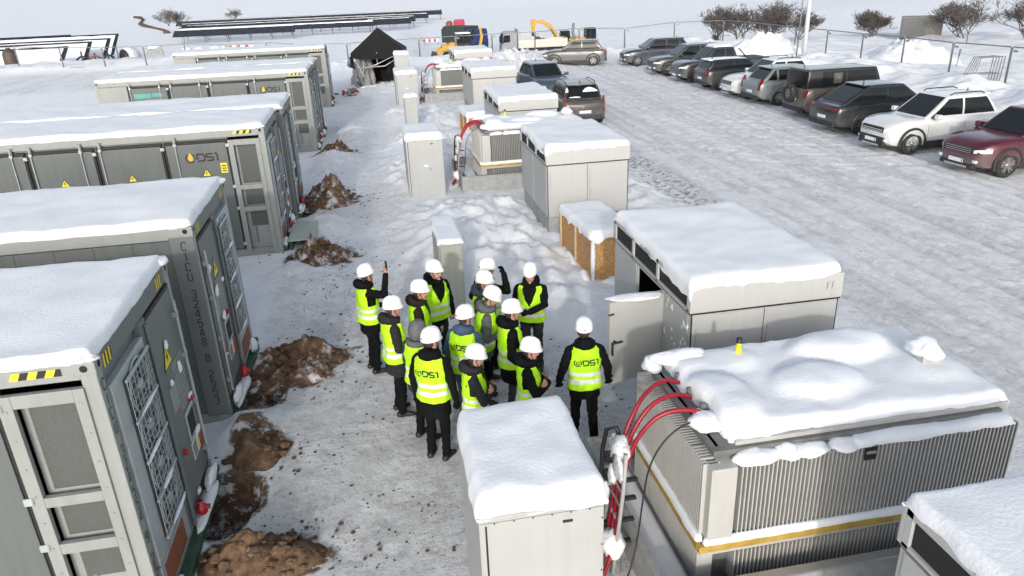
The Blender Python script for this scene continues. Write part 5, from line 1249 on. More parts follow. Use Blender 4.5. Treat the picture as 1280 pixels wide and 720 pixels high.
    q = MB(); q.lathe([(0, .1), (.012, .09), (.03, .0)], (rb+.22, 0, zr+.035), 'z', 8, BLK); q.build('roof_antenna', root)
    return root
PW = paint('paint_white', (.74, .75, .75), .3, .72); PRED = paint('paint_dark_red', (.085, .010, .022), .28, .70); PGR = paint('paint_grey', (.085, .09, .095), .35, .60)
PBLK = paint('paint_black', (.016, .017, .02), .28, .66); PBRN = paint('paint_taupe', (.058, .052, .047), .4, .58); PBLU = paint('paint_blue_grey', (.055, .075, .11), .35, .62); PSAGE = paint('paint_sage', (.17, .195, .195), .38, .60)
PDBL = paint('paint_night_blue', (.028, .034, .05), .3, .60); POLV = paint('paint_olive_brown', (.075, .067, .056), .42, .56); PCHA = paint('paint_charcoal', (.045, .048, .052), .35, .60)
def nose(x, y, L): return (x+L/2, y, 0)
PI = math.pi
car('dark red car at the right edge of the view, nose toward the yard', nose(16.35, 18.55, 4.6), PI+R(3), PRED, 4.6, 1.85, 1.72, fo=.88)
car('white car with black roof rails parked between the dark red car and the black coupe', nose(15.95, 21.85, 4.35), PI+R(2), PW, 4.35, 1.82, 1.74, hood=1.10, rails=True, dash=True, fo=.84)
car('black coupe shaped car with red light bar across its tail', nose(16.2, 25.15, 4.85), R(1), PBLK, 4.85, 1.98, 1.72, style='coupe', tail='bar', clad=False, rim=RIMD, wr=.37)
car('boxy brown off roader with the spare wheel on its rear door', nose(16.9, 28.35, 4.65), R(0), POLV, 4.65, 1.98, 1.97, hood=1.20, belt=1.24, wr=.40, style='box', spare=True, gpaint=PBLK, tail='block')
car('sage grey car with tall red tail lamps, left of the boxy off roader', nose(16.9, 32.05, 4.7), R(0), PSAGE, 4.7, 1.9, 1.66, style='estate', tail='tall', clad=False)
car('white compact car with dark wheel arches, between the sage grey and small black cars', nose(16.85, 34.3, 4.3), PI+R(0), PW, 4.3, 1.82, 1.72, rails=True)
car('small black car with a white roof and round rear, tail toward the yard', nose(16.85, 37.35, 4.15), R(0), PBLK, 4.15, 1.82, 1.55, style='mini', roofc=PW, clad=True)
car('dark pickup truck with snow on its cab roof', nose(16.9, 40.85, 5.3), PI, PDBL, 5.3, 1.9, 1.84, hood=1.16, belt=1.14, wr=.40, style='pickup', snowroof=True, fo=.92, rim=RIMD)
car('charcoal car parked between the pickup truck and the last dark car', nose(16.9, 44.6, 4.7), PI+R(-2), PCHA, 4.7, 1.9, 1.72)
car('dark blue car farthest along the right hand row, nose left', nose(17.0, 50.3, 4.75), PI+R(-4), PDBL, 4.75, 1.92, 1.72, clad=False)
car('dusty grey car parked crosswise in front of the digger', (14.25, 52.55, 0), PI+R(-17), PGR, 4.45, 1.84, 1.70)
car('blue grey car facing the camera, parked nose to nose with the brown car', (8.85, 38.9, 0), -PI/2+R(4), PBLU, 4.6, 1.88, 1.68, clad=False)
car('brown car seen from behind with snow on its rear window', (8.55, 31.75, 0), PI/2+R(-4), PBRN, 4.75, 1.90, 1.66, tail='tall', rear_snow=True, style='estate', rails=True)
# ------------------------------------------------------------------ mesh fences
def fence_panel(a, b, za, zb, label, proto=None, hgt=1.72, tags=True):
    a = Vector((a[0], a[1], za)); b = Vector((b[0], b[1], zb)); L_ = (b-a).length; d = math.atan2(b.y-a.y, b.x-a.x)
    root = thing('fence_panel', label, 'fence', a, d, 'mesh fence panels around the yard'); dz = (b.z-a.z)
    q = MB(); r = .10; x0, x1 = .03, L_-.03
    pts = [(x0, 0, -.35), (x0, 0, hgt-r), (x0+.03, 0, hgt-.03), (x0+r, 0, hgt)] + [(x1-r, 0, hgt+dz), (x1-.03, 0, hgt-.03+dz), (x1, 0, hgt-r+dz), (x1, 0, -.35+dz)]
    q.tube(pts, .030, 8, FPIPE); q.tube([(x0, 0, .12), (x1, 0, .12+dz)], .016, 6, FPIPE); q.build('frame', root)
    q = MB(); n = int(L_/.2)
    for i in range(1, n): x = lerp(x0, x1, i/n); q.tube([(x, 0, .1+dz*x/L_), (x, 0, hgt+dz*x/L_)], .0016, 3, FPIPE)
    for z in (.4, .8, 1.2): q.tube([(x0, 0, z), (x1, 0, z+dz)], .0022, 3, FPIPE)
    q.build('wire_mesh', root)
    if tags:
        q = MB(); q.box(x0+.08, x0+.34, -.012, -.004, hgt-.22, hgt-.13, mat('panel_tag', (.25, .27, .22), .6)); q.build('name_tag', root)
    return root
def fence_run(pts, labels, step=3.5, hgt=1.72):
    k = 0
    for (x0, y0), (x1, y1) in zip(pts, pts[1:]):
        n = max(1, round(math.hypot(x1-x0, y1-y0)/step))
        for i in range(n):
            a = (lerp(x0, x1, i/n), lerp(y0, y1, i/n)); b = (lerp(x0, x1, (i+1)/n), lerp(y0, y1, (i+1)/n))
            g = lambda p: min(.35, max(-2.3, hz(*p)-.15))
            fence_panel(a, b, g(a), g(b), labels(k, a)); k += 1
def lab_right(k, a):
    P = ['at the bend of the fence behind the last dark blue car', 'seen over the dark blue car beside the bare shrubs', 'behind the charcoal car and the bare shrubs', 'behind the pickup truck and the pointed snow heap', 'just right of the light pole', 'above the boxy brown off roader', 'above the black coupe, in front of the round shrub', 'above the white car, in front of the wooden shed', 'behind the stacked frames at the right edge', 'past the stacked frames, at the very right edge', 'last of the right hand run, beside the dark red car']
    return 'wire mesh fence panel ' + P[min(k, len(P)-1)]
def lab_back(k, a):
    P = ['at the far left edge by the solar tables', 'second from the far left, by the solar tables', 'left of the white drum', 'right behind the white drum', 'above the container with the teal sticker, left part', 'above the container with the teal sticker, right part', 'behind the roof of the farthest container, left half', 'behind the roof of the farthest container, right half', 'between the farthest container and the black tent', 'hidden mostly behind the black tent', 'right of the black tent', 'in front of the loader bucket', 'in front of the yellow loader cab', 'in front of the silver truck cab', 'in front of the tipper body of the silver truck', 'behind the dusty grey car', 'right of the dusty grey car, by the small digger cab', 'between the dusty grey car and the dark blue car', 'above the windscreen of the dark blue car']
    return 'wire mesh fence panel ' + P[min(k, len(P)-1)]
fence_run([(28.9, 60.0), (28.4, 44.4), (28.55, 23.0)], lab_right, 3.6)
fence_run([(-33, 73.2), (-25.2, 70.5), (-1.7, 68.3), (10.5, 65.5), (20.7, 60.8), (28.9, 60.0)], lab_back, 3.5)
t = thing('frame_stack', 'stack of leaning metal frames at the right edge beside the fence', 'metal frames', (26.3, 29.4, .5))
for i in range(5):
    q = MB(); y = .16*i; k = .12+.10*i
    q.tube([(-.3-k*.6, y, -.5), (.05+.05*i, y, 1.25), (1.35, y+.1, 1.25), (1.35-.2, y, -.5)], .022, 6, FPIPE)
    for z in (.1, .6): q.tube([(-.15-k*.3, y, z-.05), (1.25, y, z-.05)], .010, 5, FPIPE)
    q.build('metal_frame', t)
t = thing('marker_post', 'thin snow marker stick standing in the snow beyond the fence', 'marker post', (30.8, 36.0, .3), R(20)); q = MB(); q.tube([(0, 0, 0), (.16, 0, 1.1)], .022, 6, FPIPE); q.build('stick', t)
q = MB(); q.tube([(.115, 0, .75), (.16, 0, 1.12)], .045, 6, GREYD); q.build('sleeve', t)
t = thing('light_pole', 'tall pale light pole rising behind the white compact car', 'lamp post', (26.2, 43.2, 0)); q = MB(); q.tube([(0, 0, -.2), (0, 0, 9.0)], [.145, .085], 14, mat('pole_pale', (.58, .6, .62), .45)); q.build('mast', t)
q = MB(); q.lathe([(.26, -.1), (.26, .5), (.15, .62)], (0, 0, 0), 'z', 14, CONC); q.build('base', t)
q = MB(); q.tube([(0, 0, 8.95), (-.5, 0, 9.15), (-1.2, 0, 9.2)], .04, 8, FPIPE); q.box(-1.75, -1.15, -.14, .14, 9.14, 9.24, FPIPE, .03); q.build('lantern', t)
t = thing('thin_pole', 'thin dark pole leaning beside the pale light pole', 'pole', (25.75, 43.3, 0)); q = MB(); q.tube([(0, 0, -.2), (.10, 0, 7.5)], .04, 8, FPIPE); q.build('rod', t)
q = MB(); q.lathe([(.07, 0), (.07, .3), (.045, .36)], (0, 0, 0), 'z', 10, GREYD); q.build('foot', t)

# ------------------------------------------------------------------ black gazebo with its torn side sheet
t = thing('gazebo_tent', 'black pointed gazebo with a torn grey side sheet and collapsed poles', 'tent', (.72, 48.0, 0), R(-4)); w_ = 1.62
n = 12; vs = []; m_ = 10
for j in range(m_+1):
    f = j/m_
    for i in range(4*n):
        s_ = i//n; u = (i % n)/n; c = [(-1, -1), (1, -1), (1, 1), (-1, 1)]; a, b = c[s_], c[(s_+1) % 4]
        x, y = lerp(a[0], b[0], u), lerp(a[1], b[1], u); sag = .09*math.sin(u*math.pi)
        k = w_*(1-f)*(1-.07*math.sin(f*math.pi)); z = 2.06 + 1.28*(f**.93) - sag*(1-f)*1.2 + .03*NZ(x*3, y*3, f*4)
        vs.append((x*k, y*k*.95, z))
fs = [(j*4*n+i, j*4*n+(i+1) % (4*n), (j+1)*4*n+(i+1) % (4*n), (j+1)*4*n+i) for j in range(m_) for i in range(4*n)]
q = MB(); q.add(vs, fs, TENT, True)
vs2 = [v for v in vs[:4*n]] + [(v[0]*1.01, v[1]*1.01, v[2]-.30+.05*NZ(v[0]*4, v[1]*4)) for v in vs[:4*n]]
q.add(vs2, [(i, (i+1) % (4*n), 4*n+(i+1) % (4*n), 4*n+i) for i in range(4*n)], TENT, True); q.build('canopy', t)
for (x, y) in ((-1, -1), (1, -1), (1, 1), (-1, 1)):
    q = MB(); dx = .42 if (x, y) == (-1, -1) else 0; q.tube([(x*w_*.97, y*w_*.92, 2.1), (x*w_*.97+dx, y*w_*.92-.1*(dx > 0), 0)], .028, 6, FPIPE); q.build('pole', t)
def sheet(P, nm, m, amp=.08, sd_=0, n_=14):
    P = [Vector(p) for p in P]; nn = (P[1]-P[0]).cross(P[3]-P[0]).normalized(); vs = []
    for j in range(n_+1):
        for i in range(n_+1):
            u, v = i/n_, j/n_; p = P[0].lerp(P[1], u).lerp(P[3].lerp(P[2], u), v); vs.append(p + nn*amp*(FB(u*3+sd_, v*3, sd_, 3)+.6*math.sin(u*17+sd_)*.4))
    q = MB(); q.add(vs, [(j*(n_+1)+i, j*(n_+1)+i+1, (j+1)*(n_+1)+i+1, (j+1)*(n_+1)+i) for j in range(n_) for i in range(n_)], m, True); return q.build(nm, t)
sheet([(-1.25, -1.75, 0), (-1.95, 1.2, 0), (-1.6, 1.5, 1.95), (-1.75, -1.5, 1.75)], 'side_sheet', TENTW, .3, 1)
sheet([(-1.5, 1.5, 0), (1.5, 1.5, 0), (1.5, 1.5, 2.1), (-1.5, 1.5, 2.1)], 'back_sheet', TENT, .06, 2)
sheet([(1.56, 1.5, 0), (1.62, -1.5, 0), (1.56, -1.5, 2.0), (1.56, 1.5, 2.0)], 'side_sheet', TENT, .06, 3)
sheet([(-1.2, -1.35, .15), (-.35, -.6, .05), (-.5, -.5, 1.95), (-1.4, -1.45, 2.0)], 'torn_sheet', TENTW, .2, 5)
sheet([(.35, -.9, 0), (.95, -.4, 0), (.9, -.6, 1.9), (.4, -.8, 1.9)], 'torn_sheet', TENT, .12, 8)
for P in (((-1.45, -1.5, 1.05), (-.2, -1.6, 1.35), (1.4, -1.5, 2.0)), ((-1.35, -1.55, 1.2), (.3, -1.6, 1.25), (1.45, -1.55, 1.85)), ((-1.5, -1.5, 2.0), (-1.1, -1.55, 1.0), (-.55, -1.8, .05)), ((-.1, -1.5, 2.05), (-.12, -1.5, 1.25)), ((-.9, -1.9, .05), (.2, -2.0, .12), (1.5, -1.6, .35)), ((-.6, -2.0, .04), (.9, -1.7, .1)), ((-.9, -1.5, 1.5), (-1.1, -1.5, .4))):
    q = MB(); q.tube(P, .026, 6, mat('bare_alu', (.55, .55, .54), .4, .6)); q.build('bent_strut', t)
q = MB(); rr = random.Random(4)
for i in range(9): snow_lump(q, (rr.uniform(-1, 1.2), rr.uniform(-2.0, -1.3), .05), (rr.uniform(.15, .4), .2, rr.uniform(.06, .16)), i, SNOWR)
q.build('snow_clump', t)['kind'] = 'stuff'
t = thing('rubble', 'small heap of red and dark scrap left of the tent entrance', 'scrap heap', (-1.15, 43.6, 0)); rr = random.Random(5); q = MB()
for i in range(24):
    x, y = rr.gauss(0, .35), rr.gauss(0, .3); s_ = rr.uniform(.05, .16); b = bmesh.new(); bmesh.ops.create_cube(b, size=1); bmesh.ops.bevel(b, geom=list(b.edges), offset=.12, segments=1, affect='EDGES')
    q.merge(b, (REDM, GREYD, EARTHD, WOOD)[i % 4], Matrix.Translation((x, y, .1+rr.uniform(0, .25)*(1-abs(x)))) @ Matrix.Rotation(rr.uniform(0, 3), 4, (rr.random(), rr.random(), 1)) @ Matrix.Diagonal((s_*2.2, s_, s_*.8, 1)))
q.build('scrap', t)['kind'] = 'stuff'

# ------------------------------------------------------------------ works vehicles beyond the fence
def wheelset(root, pts, r, w__=.3, m=TYRE):
    for (x, y) in pts:
        s = 1 if y > 0 else -1; q = MB(); q.lathe([(r*.55, .0), (r*.6, .03*s), (r*.94, .02*s), (r, -.05*s), (r, -(w__-.05)*s), (r*.9, -w__*s), (r*.5, -w__*s)], (x, y, r), 'y', 26, m); o = q.build('wheel', root)
        q = MB(); q.lathe([(r*.6, .0), (r*.56, .01*s), (r*.5, -.07*s), (r*.25, -.08*s), (r*.22, .0), (0, .01*s)], (x, y, r), 'y', 20, RIM); q.build('rim', o)
def frame_cab(root, x0, x1, y0, y1, z0, z1, m, rk=.12, roof_m=None, nm='cab'):
    q = MB()
    P = lambda x, y: [(x, y, z0), (lerp(x, (x0+x1)/2, rk), y*.94, z1)]
    for x in (x0, lerp(x0, x1, .55), x1):
        for y in (y0, y1): q.tube(P(x, y), .05, 6, m)
    q.box(x0, x1, y0, y1, z0-.25, z0+.22, m, .04); q.box(lerp(x0, x1, rk*.3), lerp(x1, x0, rk*.3), y0*.98, y1*.98, z1-.03, z1+.10, roof_m or m, .05); cb = q.build(nm, root)
    g = MB()
    for y in (y0, y1): g.add([(x0+.06, y*.985, z0+.24), (x1-.06, y*.985, z0+.24), (lerp(x1, x0, rk*.55), y*.945, z1-.04), (lerp(x0, x1, rk*.55), y*.945, z1-.04)], [(0, 1, 2, 3)], GLASS)
    for x, o in ((x0, 1), (x1, -1)): g.add([(x+.02*o, y0*.92, z0+.24), (x+.02*o, y1*.92, z0+.24), (lerp(x, (x0+x1)/2, rk*.97), y1*.88, z1-.04), (lerp(x, (x0+x1)/2, rk*.97), y0*.88, z1-.04)], [(0, 1, 2, 3)], GLASS)
    g.build('window', cb); return cb
GZ = -2.9
# silver tipper truck, nose to the left
t = thing('tipper_truck', 'silver cabbed tipper truck with pale low sided bed, nose left', 'truck', (19.85, 92, GZ), PI-R(2))
q = MB(); q.prism([(2.2, .75), (4.0, .62), (4.06, 1.3), (3.98, 1.75), (3.80, 2.86), (3.5, 3.0), (2.3, 3.0), (2.2, 2.9)], -1.2, 1.2, 'y', TRKG, .06); cb = q.build('cab', t)
for s in (-1, 1):
    q = MB(); q.add([(3.05, s*1.207, 1.85), (3.86, s*1.207, 1.78), (3.74, s*1.207, 2.62), (3.05, s*1.207, 2.62)], [(0, 1, 2, 3)], GLASS); q.build('side_window', cb)
    q = MB(); q.box(3.85, 4.0, s*1.38-.12, s*1.38+.12, 1.75, 2.4, BLK, .03); q.tube([(3.8, s*1.2, 2.45), (3.92, s*1.36, 2.42)], .025, 6, BLK); q.build('wing_mirror', cb)
    q = MB(); q.box(4.02, 4.09, s*.95-.2, s*.95+.2, .85, 1.05, LAMP, .02); q.build('headlight', cb)
q = MB(); q.add([(4.02, -1.1, 1.72), (4.02, 1.1, 1.72), (3.85, 1.05, 2.75), (3.85, -1.05, 2.75)], [(0, 1, 2, 3)], GLASS); q.build('windscreen', cb)
q = MB(); q.box(3.7, 4.12, -1.22, 1.22, .45, .82, TRIM, .05); q.build('bumper', t)
q = MB(); q.box(-3.8, 3.4, -.45, .45, .72, .98, TRIM); q.build('chassis', t)
q = MB(); q.box(-3.9, 2.0, -1.25, 1.25, 1.08, 1.2, TIPL, .02)
for y in (-1.25, 1.19): q.box(-3.9, 2.0, y, y+.06, 1.2, 2.0, TIPL, .02)
for x in (-3.9, -1.3, 1.1): q.box(x, x+.08, -1.28, 1.28, 1.1, 2.05, TIPL, .02)
q.build('tipper_bed', t)
q = MB(); q.box(2.02, 2.12, -1.25, 1.25, 1.1, 3.25, mat('headboard', (.36, .38, .39), .6), .03); q.box(.45, 2.0, .98, 1.24, 2.0, 3.2, mat('headboard', (0, 0, 0)), .03); q.build('headboard', t)
q = MB(); rr = random.Random(8)
for i in range(7): snow_lump(q, (rr.uniform(-.9, 1.5), rr.uniform(-.7, .7), 2.0), (.4, .4, .28), i, SNOWR if i % 3 else EARTHD)
q.build('load', t)['kind'] = 'stuff'
wheelset(t, [(3.1, 1.18), (3.1, -1.18), (-1.2, 1.18), (-1.2, -1.18), (-2.5, 1.18), (-2.5, -1.18)], .5, .34)
q = MB()
for s in (-1, 1): q.prism([(2.45+1.3*i/8, .98+.2*math.sin(i/8*PI)) for i in range(9)] + [(3.75, .8), (2.45, .8)], s*1.0, s*1.215, 'y', TRIM)
q.build('mudguard', t)
# yellow excavator behind the truck
t = thing('excavator', 'yellow excavator with its arched boom raised over the truck bed', 'excavator', (25.2, 97, GZ), PI, scale=.8)
q = MB()
for s in (-1, 1): q.prism([(-1.7, .15), (-1.35, 0), (1.35, 0), (1.7, .15), (1.7, .62), (1.4, .8), (-1.4, .8), (-1.7, .62)], s*.95-.28, s*.95+.28, 'y', TRIM, .03)
q.build('tracks', t)['kind'] = 'stuff'
q = MB(); q.box(-2.2, 1.1, -1.15, 1.15, 1.0, 1.5, CATY, .06); q.box(-2.3, -.4, -1.15, 1.15, 1.5, 2.05, CATY, .12); q.build('upper_carriage', t)
frame_cab(t, -.35, 1.15, .25, 1.15, 1.75, 3.0, BLK, .1); 
q = MB(); prof = [(1.0, 1.5), (1.6, 2.9), (2.5, 4.1), (3.7, 4.75), (5.2, 4.80), (5.2, 4.42), (3.85, 4.25), (2.95, 3.65), (2.15, 2.55), (1.5, 1.4)]
q.prism(prof, -.20, .16, 'y', CATY, .03); q.build('boom', t)
q = MB(); q.prism([(5.0, 4.95), (5.7, 4.98), (5.75, 4.3), (5.45, 3.0), (5.15, 2.95), (5.0, 4.2)], -.16, .14, 'y', CATY, .03); q.build('stick', t)
q = MB(); q.prism([(5.15, 3.0), (5.55, 3.0), (6.0, 2.5), (5.9, 2.0), (5.3, 1.9), (5.0, 2.4)], -.45, .45, 'y', TRIM, .03); q.build('bucket', t)
for s in (-.33, .26):
    q = MB(); q.tube([(1.35, s, 1.6), (2.55, s, 3.4)], .07, 8, BLK); q.tube([(1.9, s, 2.4), (2.75, s, 3.75)], .045, 8, CHROME); q.build('ram', t)
# second small digger, only its cab and arm showing
t = thing('mini_digger', 'small digger with an open black framed cab right of the excavator', 'digger', (27.2, 94, GZ), PI)
frame_cab(t, -.9, .35, -.55, .55, 1.5, 2.75, BLK, .05)
q = MB(); q.box(-1.3, .7, -.75, .75, .75, 1.25, CATY, .08); q.box(.1, 1.6, -.5, .2, 1.25, 1.75, CATY, .10); q.build('body', t)
q = MB()
for s in (-1, 1): q.prism([(-1.2, .1), (-.9, 0), (.9, 0), (1.2, .1), (1.2, .45), (.9, .6), (-.9, .6), (-1.2, .45)], s*.65-.2, s*.65+.2, 'y', TRIM, .03)
q.build('tracks', t)['kind'] = 'stuff'
q = MB(); q.prism([(1.3, 1.3), (1.75, 2.3), (1.7, 3.5), (1.95, 3.5), (2.1, 2.3), (1.7, 1.2)], -.12, .12, 'y', GREYD, .02); q.prism([(1.2, 1.2), (2.4, 1.7), (2.4, 1.5), (1.3, 1.0)], -.1, .1, 'y', CATY, .02); q.build('arm', t)
# backhoe loader and the dark tipper behind it
t = thing('backhoe_loader', 'yellow loader with a dark glazed cab and white roof, bucket to the left', 'loader', (11.2, 92, GZ), PI+R(4))
frame_cab(t, -.9, .8, -.8, .8, 1.75, 3.05, BLK, .08, HELM)
q = MB(); q.box(.8, 2.6, -.5, .5, 1.1, 1.9, CATY, .10); q.box(-2.2, .9, -.6, .6, .85, 1.5, CATY, .08); q.build('bonnet', t)
q = MB()
for s in (-1, 1): q.prism([(.6, 1.9), (1.2, 2.1), (2.9, 1.45), (3.6, .5), (3.35, .42), (2.6, 1.2), (.7, 1.6)], s*.72-.08, s*.72+.08, 'y', CATY, .02)
q.build('loader_arm', t)
q = MB(); q.prism([(3.3, .15), (4.3, .1), (4.35, .2), (3.75, .45), (3.6, 1.1), (3.35, 1.15)], -1.15, 1.15, 'y', TRIM, .03); q.build('bucket', t)
wheelset(t, [(1.9, .95), (1.9, -.95)], .5, .36); wheelset(t, [(-1.4, 1.05), (-1.4, -1.05)], .72, .45)
q = MB(); q.prism([(-2.2, 1.2), (-2.5, 2.6), (-2.3, 3.6), (-2.1, 3.6), (-2.2, 2.6), (-1.9, 1.2)], -.14, .14, 'y', CATY, .02); q.build('digging_arm', t)
t = thing('tipper_truck', 'dark green bodied tipper with a blue cab, right behind the yellow loader', 'truck', (12.9, 102, GZ), R(-58))
q = MB(); q.prism([(-3.6, 1.25), (1.2, 1.25), (1.2, 3.35), (-3.0, 3.35), (-3.6, 2.9)], -1.25, 1.25, 'y', TRKD, .05); q.build('tipper_bed', t)
q = MB(); q.prism([(1.4, .7), (3.1, .6), (3.15, 1.6), (2.95, 2.9), (2.7, 3.05), (1.4, 3.0)], -1.2, 1.2, 'y', TRKB, .06); cb = q.build('cab', t)
for s in (-1, 1): q = MB(); q.add([(2.1, s*1.207, 1.8), (2.98, s*1.207, 1.75), (2.85, s*1.207, 2.6), (2.1, s*1.207, 2.6)], [(0, 1, 2, 3)], GLASS); q.build('side_window', cb)
q = MB(); q.box(3.1, 3.3, -1.55, -1.25, 2.2, 3.1, BLK, .04); q.build('wing_mirror', cb)
q = MB(); q.box(-3.6, 3.0, -.45, .45, .7, 1.2, TRIM); q.build('chassis', t); wheelset(t, [(2.3, 1.18), (2.3, -1.18), (-1.2, 1.18), (-1.2, -1.18), (-2.5, 1.18), (-2.5, -1.18)], .5, .34)
t = thing('red_machine', 'red machine with a round rusty drum showing over the dark tipper', 'machine', (12.0, 106, GZ))
q = MB(); q.box(-.1, 1.3, -.6, .6, 2.9, 4.0, REDM, .2); q.box(-1.1, 1.5, -.5, .5, .6, 2.9, TRKD, .1); q.build('body', t); q = MB(); q.lathe([(0, -.5), (.4, -.45), (.6, -.2), (.6, .2), (.4, .4), (0, .45)], (-.75, -.2, 3.3), 'x', 20, RUST); q.build('drum', t)
wheelset(t, [(-.2, .8), (-.2, -.8), (1.9, .8), (1.9, -.8)], .5, .3)

# ------------------------------------------------------------------ bare trees and shrubs
def bare_tree(label, x, y, h, seed, spread=1.0, stems=1, name='bare_tree', depth=5, gz=None, group='bare trees and shrubs in the snowy field', thick=.5):
    z = hz(x, y)-.1 if gz is None else gz; root = thing(name, label, 'tree' if name == 'bare_tree' else 'shrub', (x, y, z), 0, group); rr = random.Random(seed); tb = MB(); cb = MB()
    def grow(p, d, ln, r, k):
        pts = [p]; q = p; dd = d
        for i in range(4):
            dd = (dd + Vector((rr.gauss(0, .16), rr.gauss(0, .16), rr.gauss(.02, .10)))).normalized(); q = q + dd*ln/4; pts.append(q)
        (tb if k == 0 else cb).tube(pts, [max(.011, lerp(r, r*.62, i/4)) for i in range(5)], 6 if k < 2 else 3, BARK)
        if k >= depth: return
        n = rr.choice((3, 3, 4)) if k else 5
        for i in range(n):
            a = rr.uniform(0, 6.28); o = Vector((math.cos(a), math.sin(a), rr.uniform(-.15, .75))); nd = (dd*.75 + o*spread*rr.uniform(.55, 1.0)).normalized()
            s_ = pts[rr.choice((2, 3, 4, 4))]; grow(s_, nd, (ln if k else h*.33)*rr.uniform(.58, .84), r*.62, k+1)
    for s_ in range(stems):
        a = rr.uniform(0, 6.28); d = Vector((math.cos(a)*.6*(stems > 1), math.sin(a)*.6*(stems > 1), 1)).normalized(); grow(Vector((rr.uniform(-.2, .2)*(stems > 1), 0, 0)), d, h*(.24 if stems == 1 else .20), .075*h/3*thick, 0)
    tb.build('trunk', root); cb.build('crown', root); return root
bare_tree('slim bare tree leftmost of the group behind the dark cars', 29.8, 63.5, 3.8, 1, .9, stems=3)
bare_tree('bare tree with wide twigs left of the pointed snow heap', 31.2, 62.0, 4.2, 2, 1.2, stems=3)
bare_tree('bare spreading tree right behind the pointed snow heap', 32.8, 59.5, 4.3, 3, 1.3, stems=3)
bare_tree('bare drooping tree between the pointed snow heap and the light pole', 34.4, 57.5, 3.6, 4, 1.4, stems=3)
bare_tree('dense twiggy bare tree touching the right side of the pointed snow heap', 33.4, 61.5, 4.0, 15, 1.3, stems=3)
bare_tree('round dense bare shrub right of the light pole', 41.2, 58.2, 3.0, 5, 1.3, stems=6, name='bare_shrub', depth=5)
bare_tree('leaning thin bare tree right of the wooden shed', 40.9, 47.2, 3.6, 6, 1.1)
bare_tree('bare tree with dense twigs behind the wooden shed, right side', 43.8, 51.0, 4.4, 7, 1.3, stems=3)
bare_tree('bare tree cut by the top right of the view', 46.0, 47.5, 4.2, 8, 1.3, stems=3)
bare_tree('small low bare shrub left of the tree group', 28.6, 66, 1.0, 9, 1.0, stems=4, name='bare_shrub', depth=3)
bare_tree('tiny bare shrub below the slim bare tree', 30.5, 64.5, 1.1, 10, 1.0, stems=4, name='bare_shrub', depth=3)
bare_tree('dark bare shrub beyond the solar tables at the upper left', -37, 170, 4.5, 11, 1.2, stems=5, name='bare_shrub', depth=4, gz=-.5)
bare_tree('larger bare shrub at the top left beyond the solar tables', -41, 178, 5.5, 12, 1.2, stems=5, name='bare_shrub', depth=4, gz=-.5)
bare_tree('faint bare shrub at the top left, right of the larger shrubs', -29, 190, 4.0, 13, 1.2, stems=4, name='bare_shrub', depth=4, gz=-.5)
# small wooden shed made of two leaning board walls
t = thing('wooden_shed', 'low grey wooden shed with one darker wall, standing in the snow field', 'shed', (42.1, 53.2, hz(42, 53)-.1), R(-36))
q = MB(); q.box(-1.6, .1, 0, .08, 0, 1.45, mat('shed_dark', (.13, .135, .14), .85, var=.25, nscale=6), .01)
for i in range(8): q.box(-1.55+i*.21, -1.53+i*.21, -.012, -.002, .02, 1.4, GREYD)
q.build('dark_wall', t)
q = MB(); M_ = Matrix.Rotation(R(24), 4, 'Z'); b = bmesh.new(); bmesh.ops.create_cube(b, size=1); q.merge(b, WOOD, M_ @ Matrix.Translation((.75, .02, .70)) @ Matrix.Diagonal((1.3, .07, 1.4, 1)))
for i in range(6): b = bmesh.new(); bmesh.ops.create_cube(b, size=1); q.merge(b, GREYD, M_ @ Matrix.Translation((.2+i*.22, -.02, .70)) @ Matrix.Diagonal((.012, .01, 1.38, 1)))
q.build('board_wall', t)
q = MB(); q.prism([(-1.65, 0), (.12, 0), (1.4, .6), (1.2, 1.8), (-1.6, 1.6)], 1.44, 1.50, 'z', WOOD, .01); q.build('roof', t)
q = MB(); q.box(-1.6, -1.5, 0, 1.6, 0, 1.44, WOOD); q.box(-1.5, 1.1, 1.5, 1.58, 0, 1.44, WOOD); q.build('rear_wall', t)

# ------------------------------------------------------------------ solar tables, far left
def solar_table(label, x, y, ln, z=1.25, dep=5.0, tilt=30, cover=.9, rz=0, seed=0):
    t = thing('solar_table', label, 'solar panels', (x, y, -2.9), R(rz), 'snowy solar tables beyond the fence'); ca, sa = math.cos(R(tilt)), math.sin(R(tilt))
    f = lambda u, v, k: (u, v*ca - k*sa, z + v*sa + k*ca)
    def slab(q, u0, u1, v0, v1, k0, k1, m):
        vs = [f(u, v, k) for k in (k0, k1) for u, v in ((u0, v0), (u1, v0), (u1, v1), (u0, v1))]; q.add(vs, [(3, 2, 1, 0), (4, 5, 6, 7), (0, 1, 5, 4), (1, 2, 6, 5), (2, 3, 7, 6), (3, 0, 4, 7)], m)
    q = MB(); slab(q, -ln, 0, 0, dep, -.06, .05, SOLAR)
    q.build('panel', t)
    for i in range(int(ln/4)+1):
        u = -.5-i*4
        if u > -ln:
            for k in (.2, .8): q = MB(); q.tube([f(u, dep*k, -.06), (u, dep*k*ca, -1.2)], .06, 5, FPIPE); q.build('support', t)
    n_, mm = int(ln/1.0), 8; vs = []
    for j in range(mm+1):
        for i in range(n_+1):
            u = lerp(-ln+.12, -.35, i/n_); v = lerp(.05 + dep*(1-cover) + .2*NZ(u*.8, seed), dep-.45+.08*NZ(u*.7, seed+3), j/mm); vs.append(f(u, v, .07 + .10*math.sin(min(1, j/mm*1.2)*PI*.8) + .03*NZ(u, v, seed)))
    if cover > .05:
        q = MB(); q.add(vs, [(j*(n_+1)+i, j*(n_+1)+i+1, (j+1)*(n_+1)+i+1, (j+1)*(n_+1)+i) for j in range(mm) for i in range(n_)], SNOW, True); q.build('snow_cover', t)
    return t
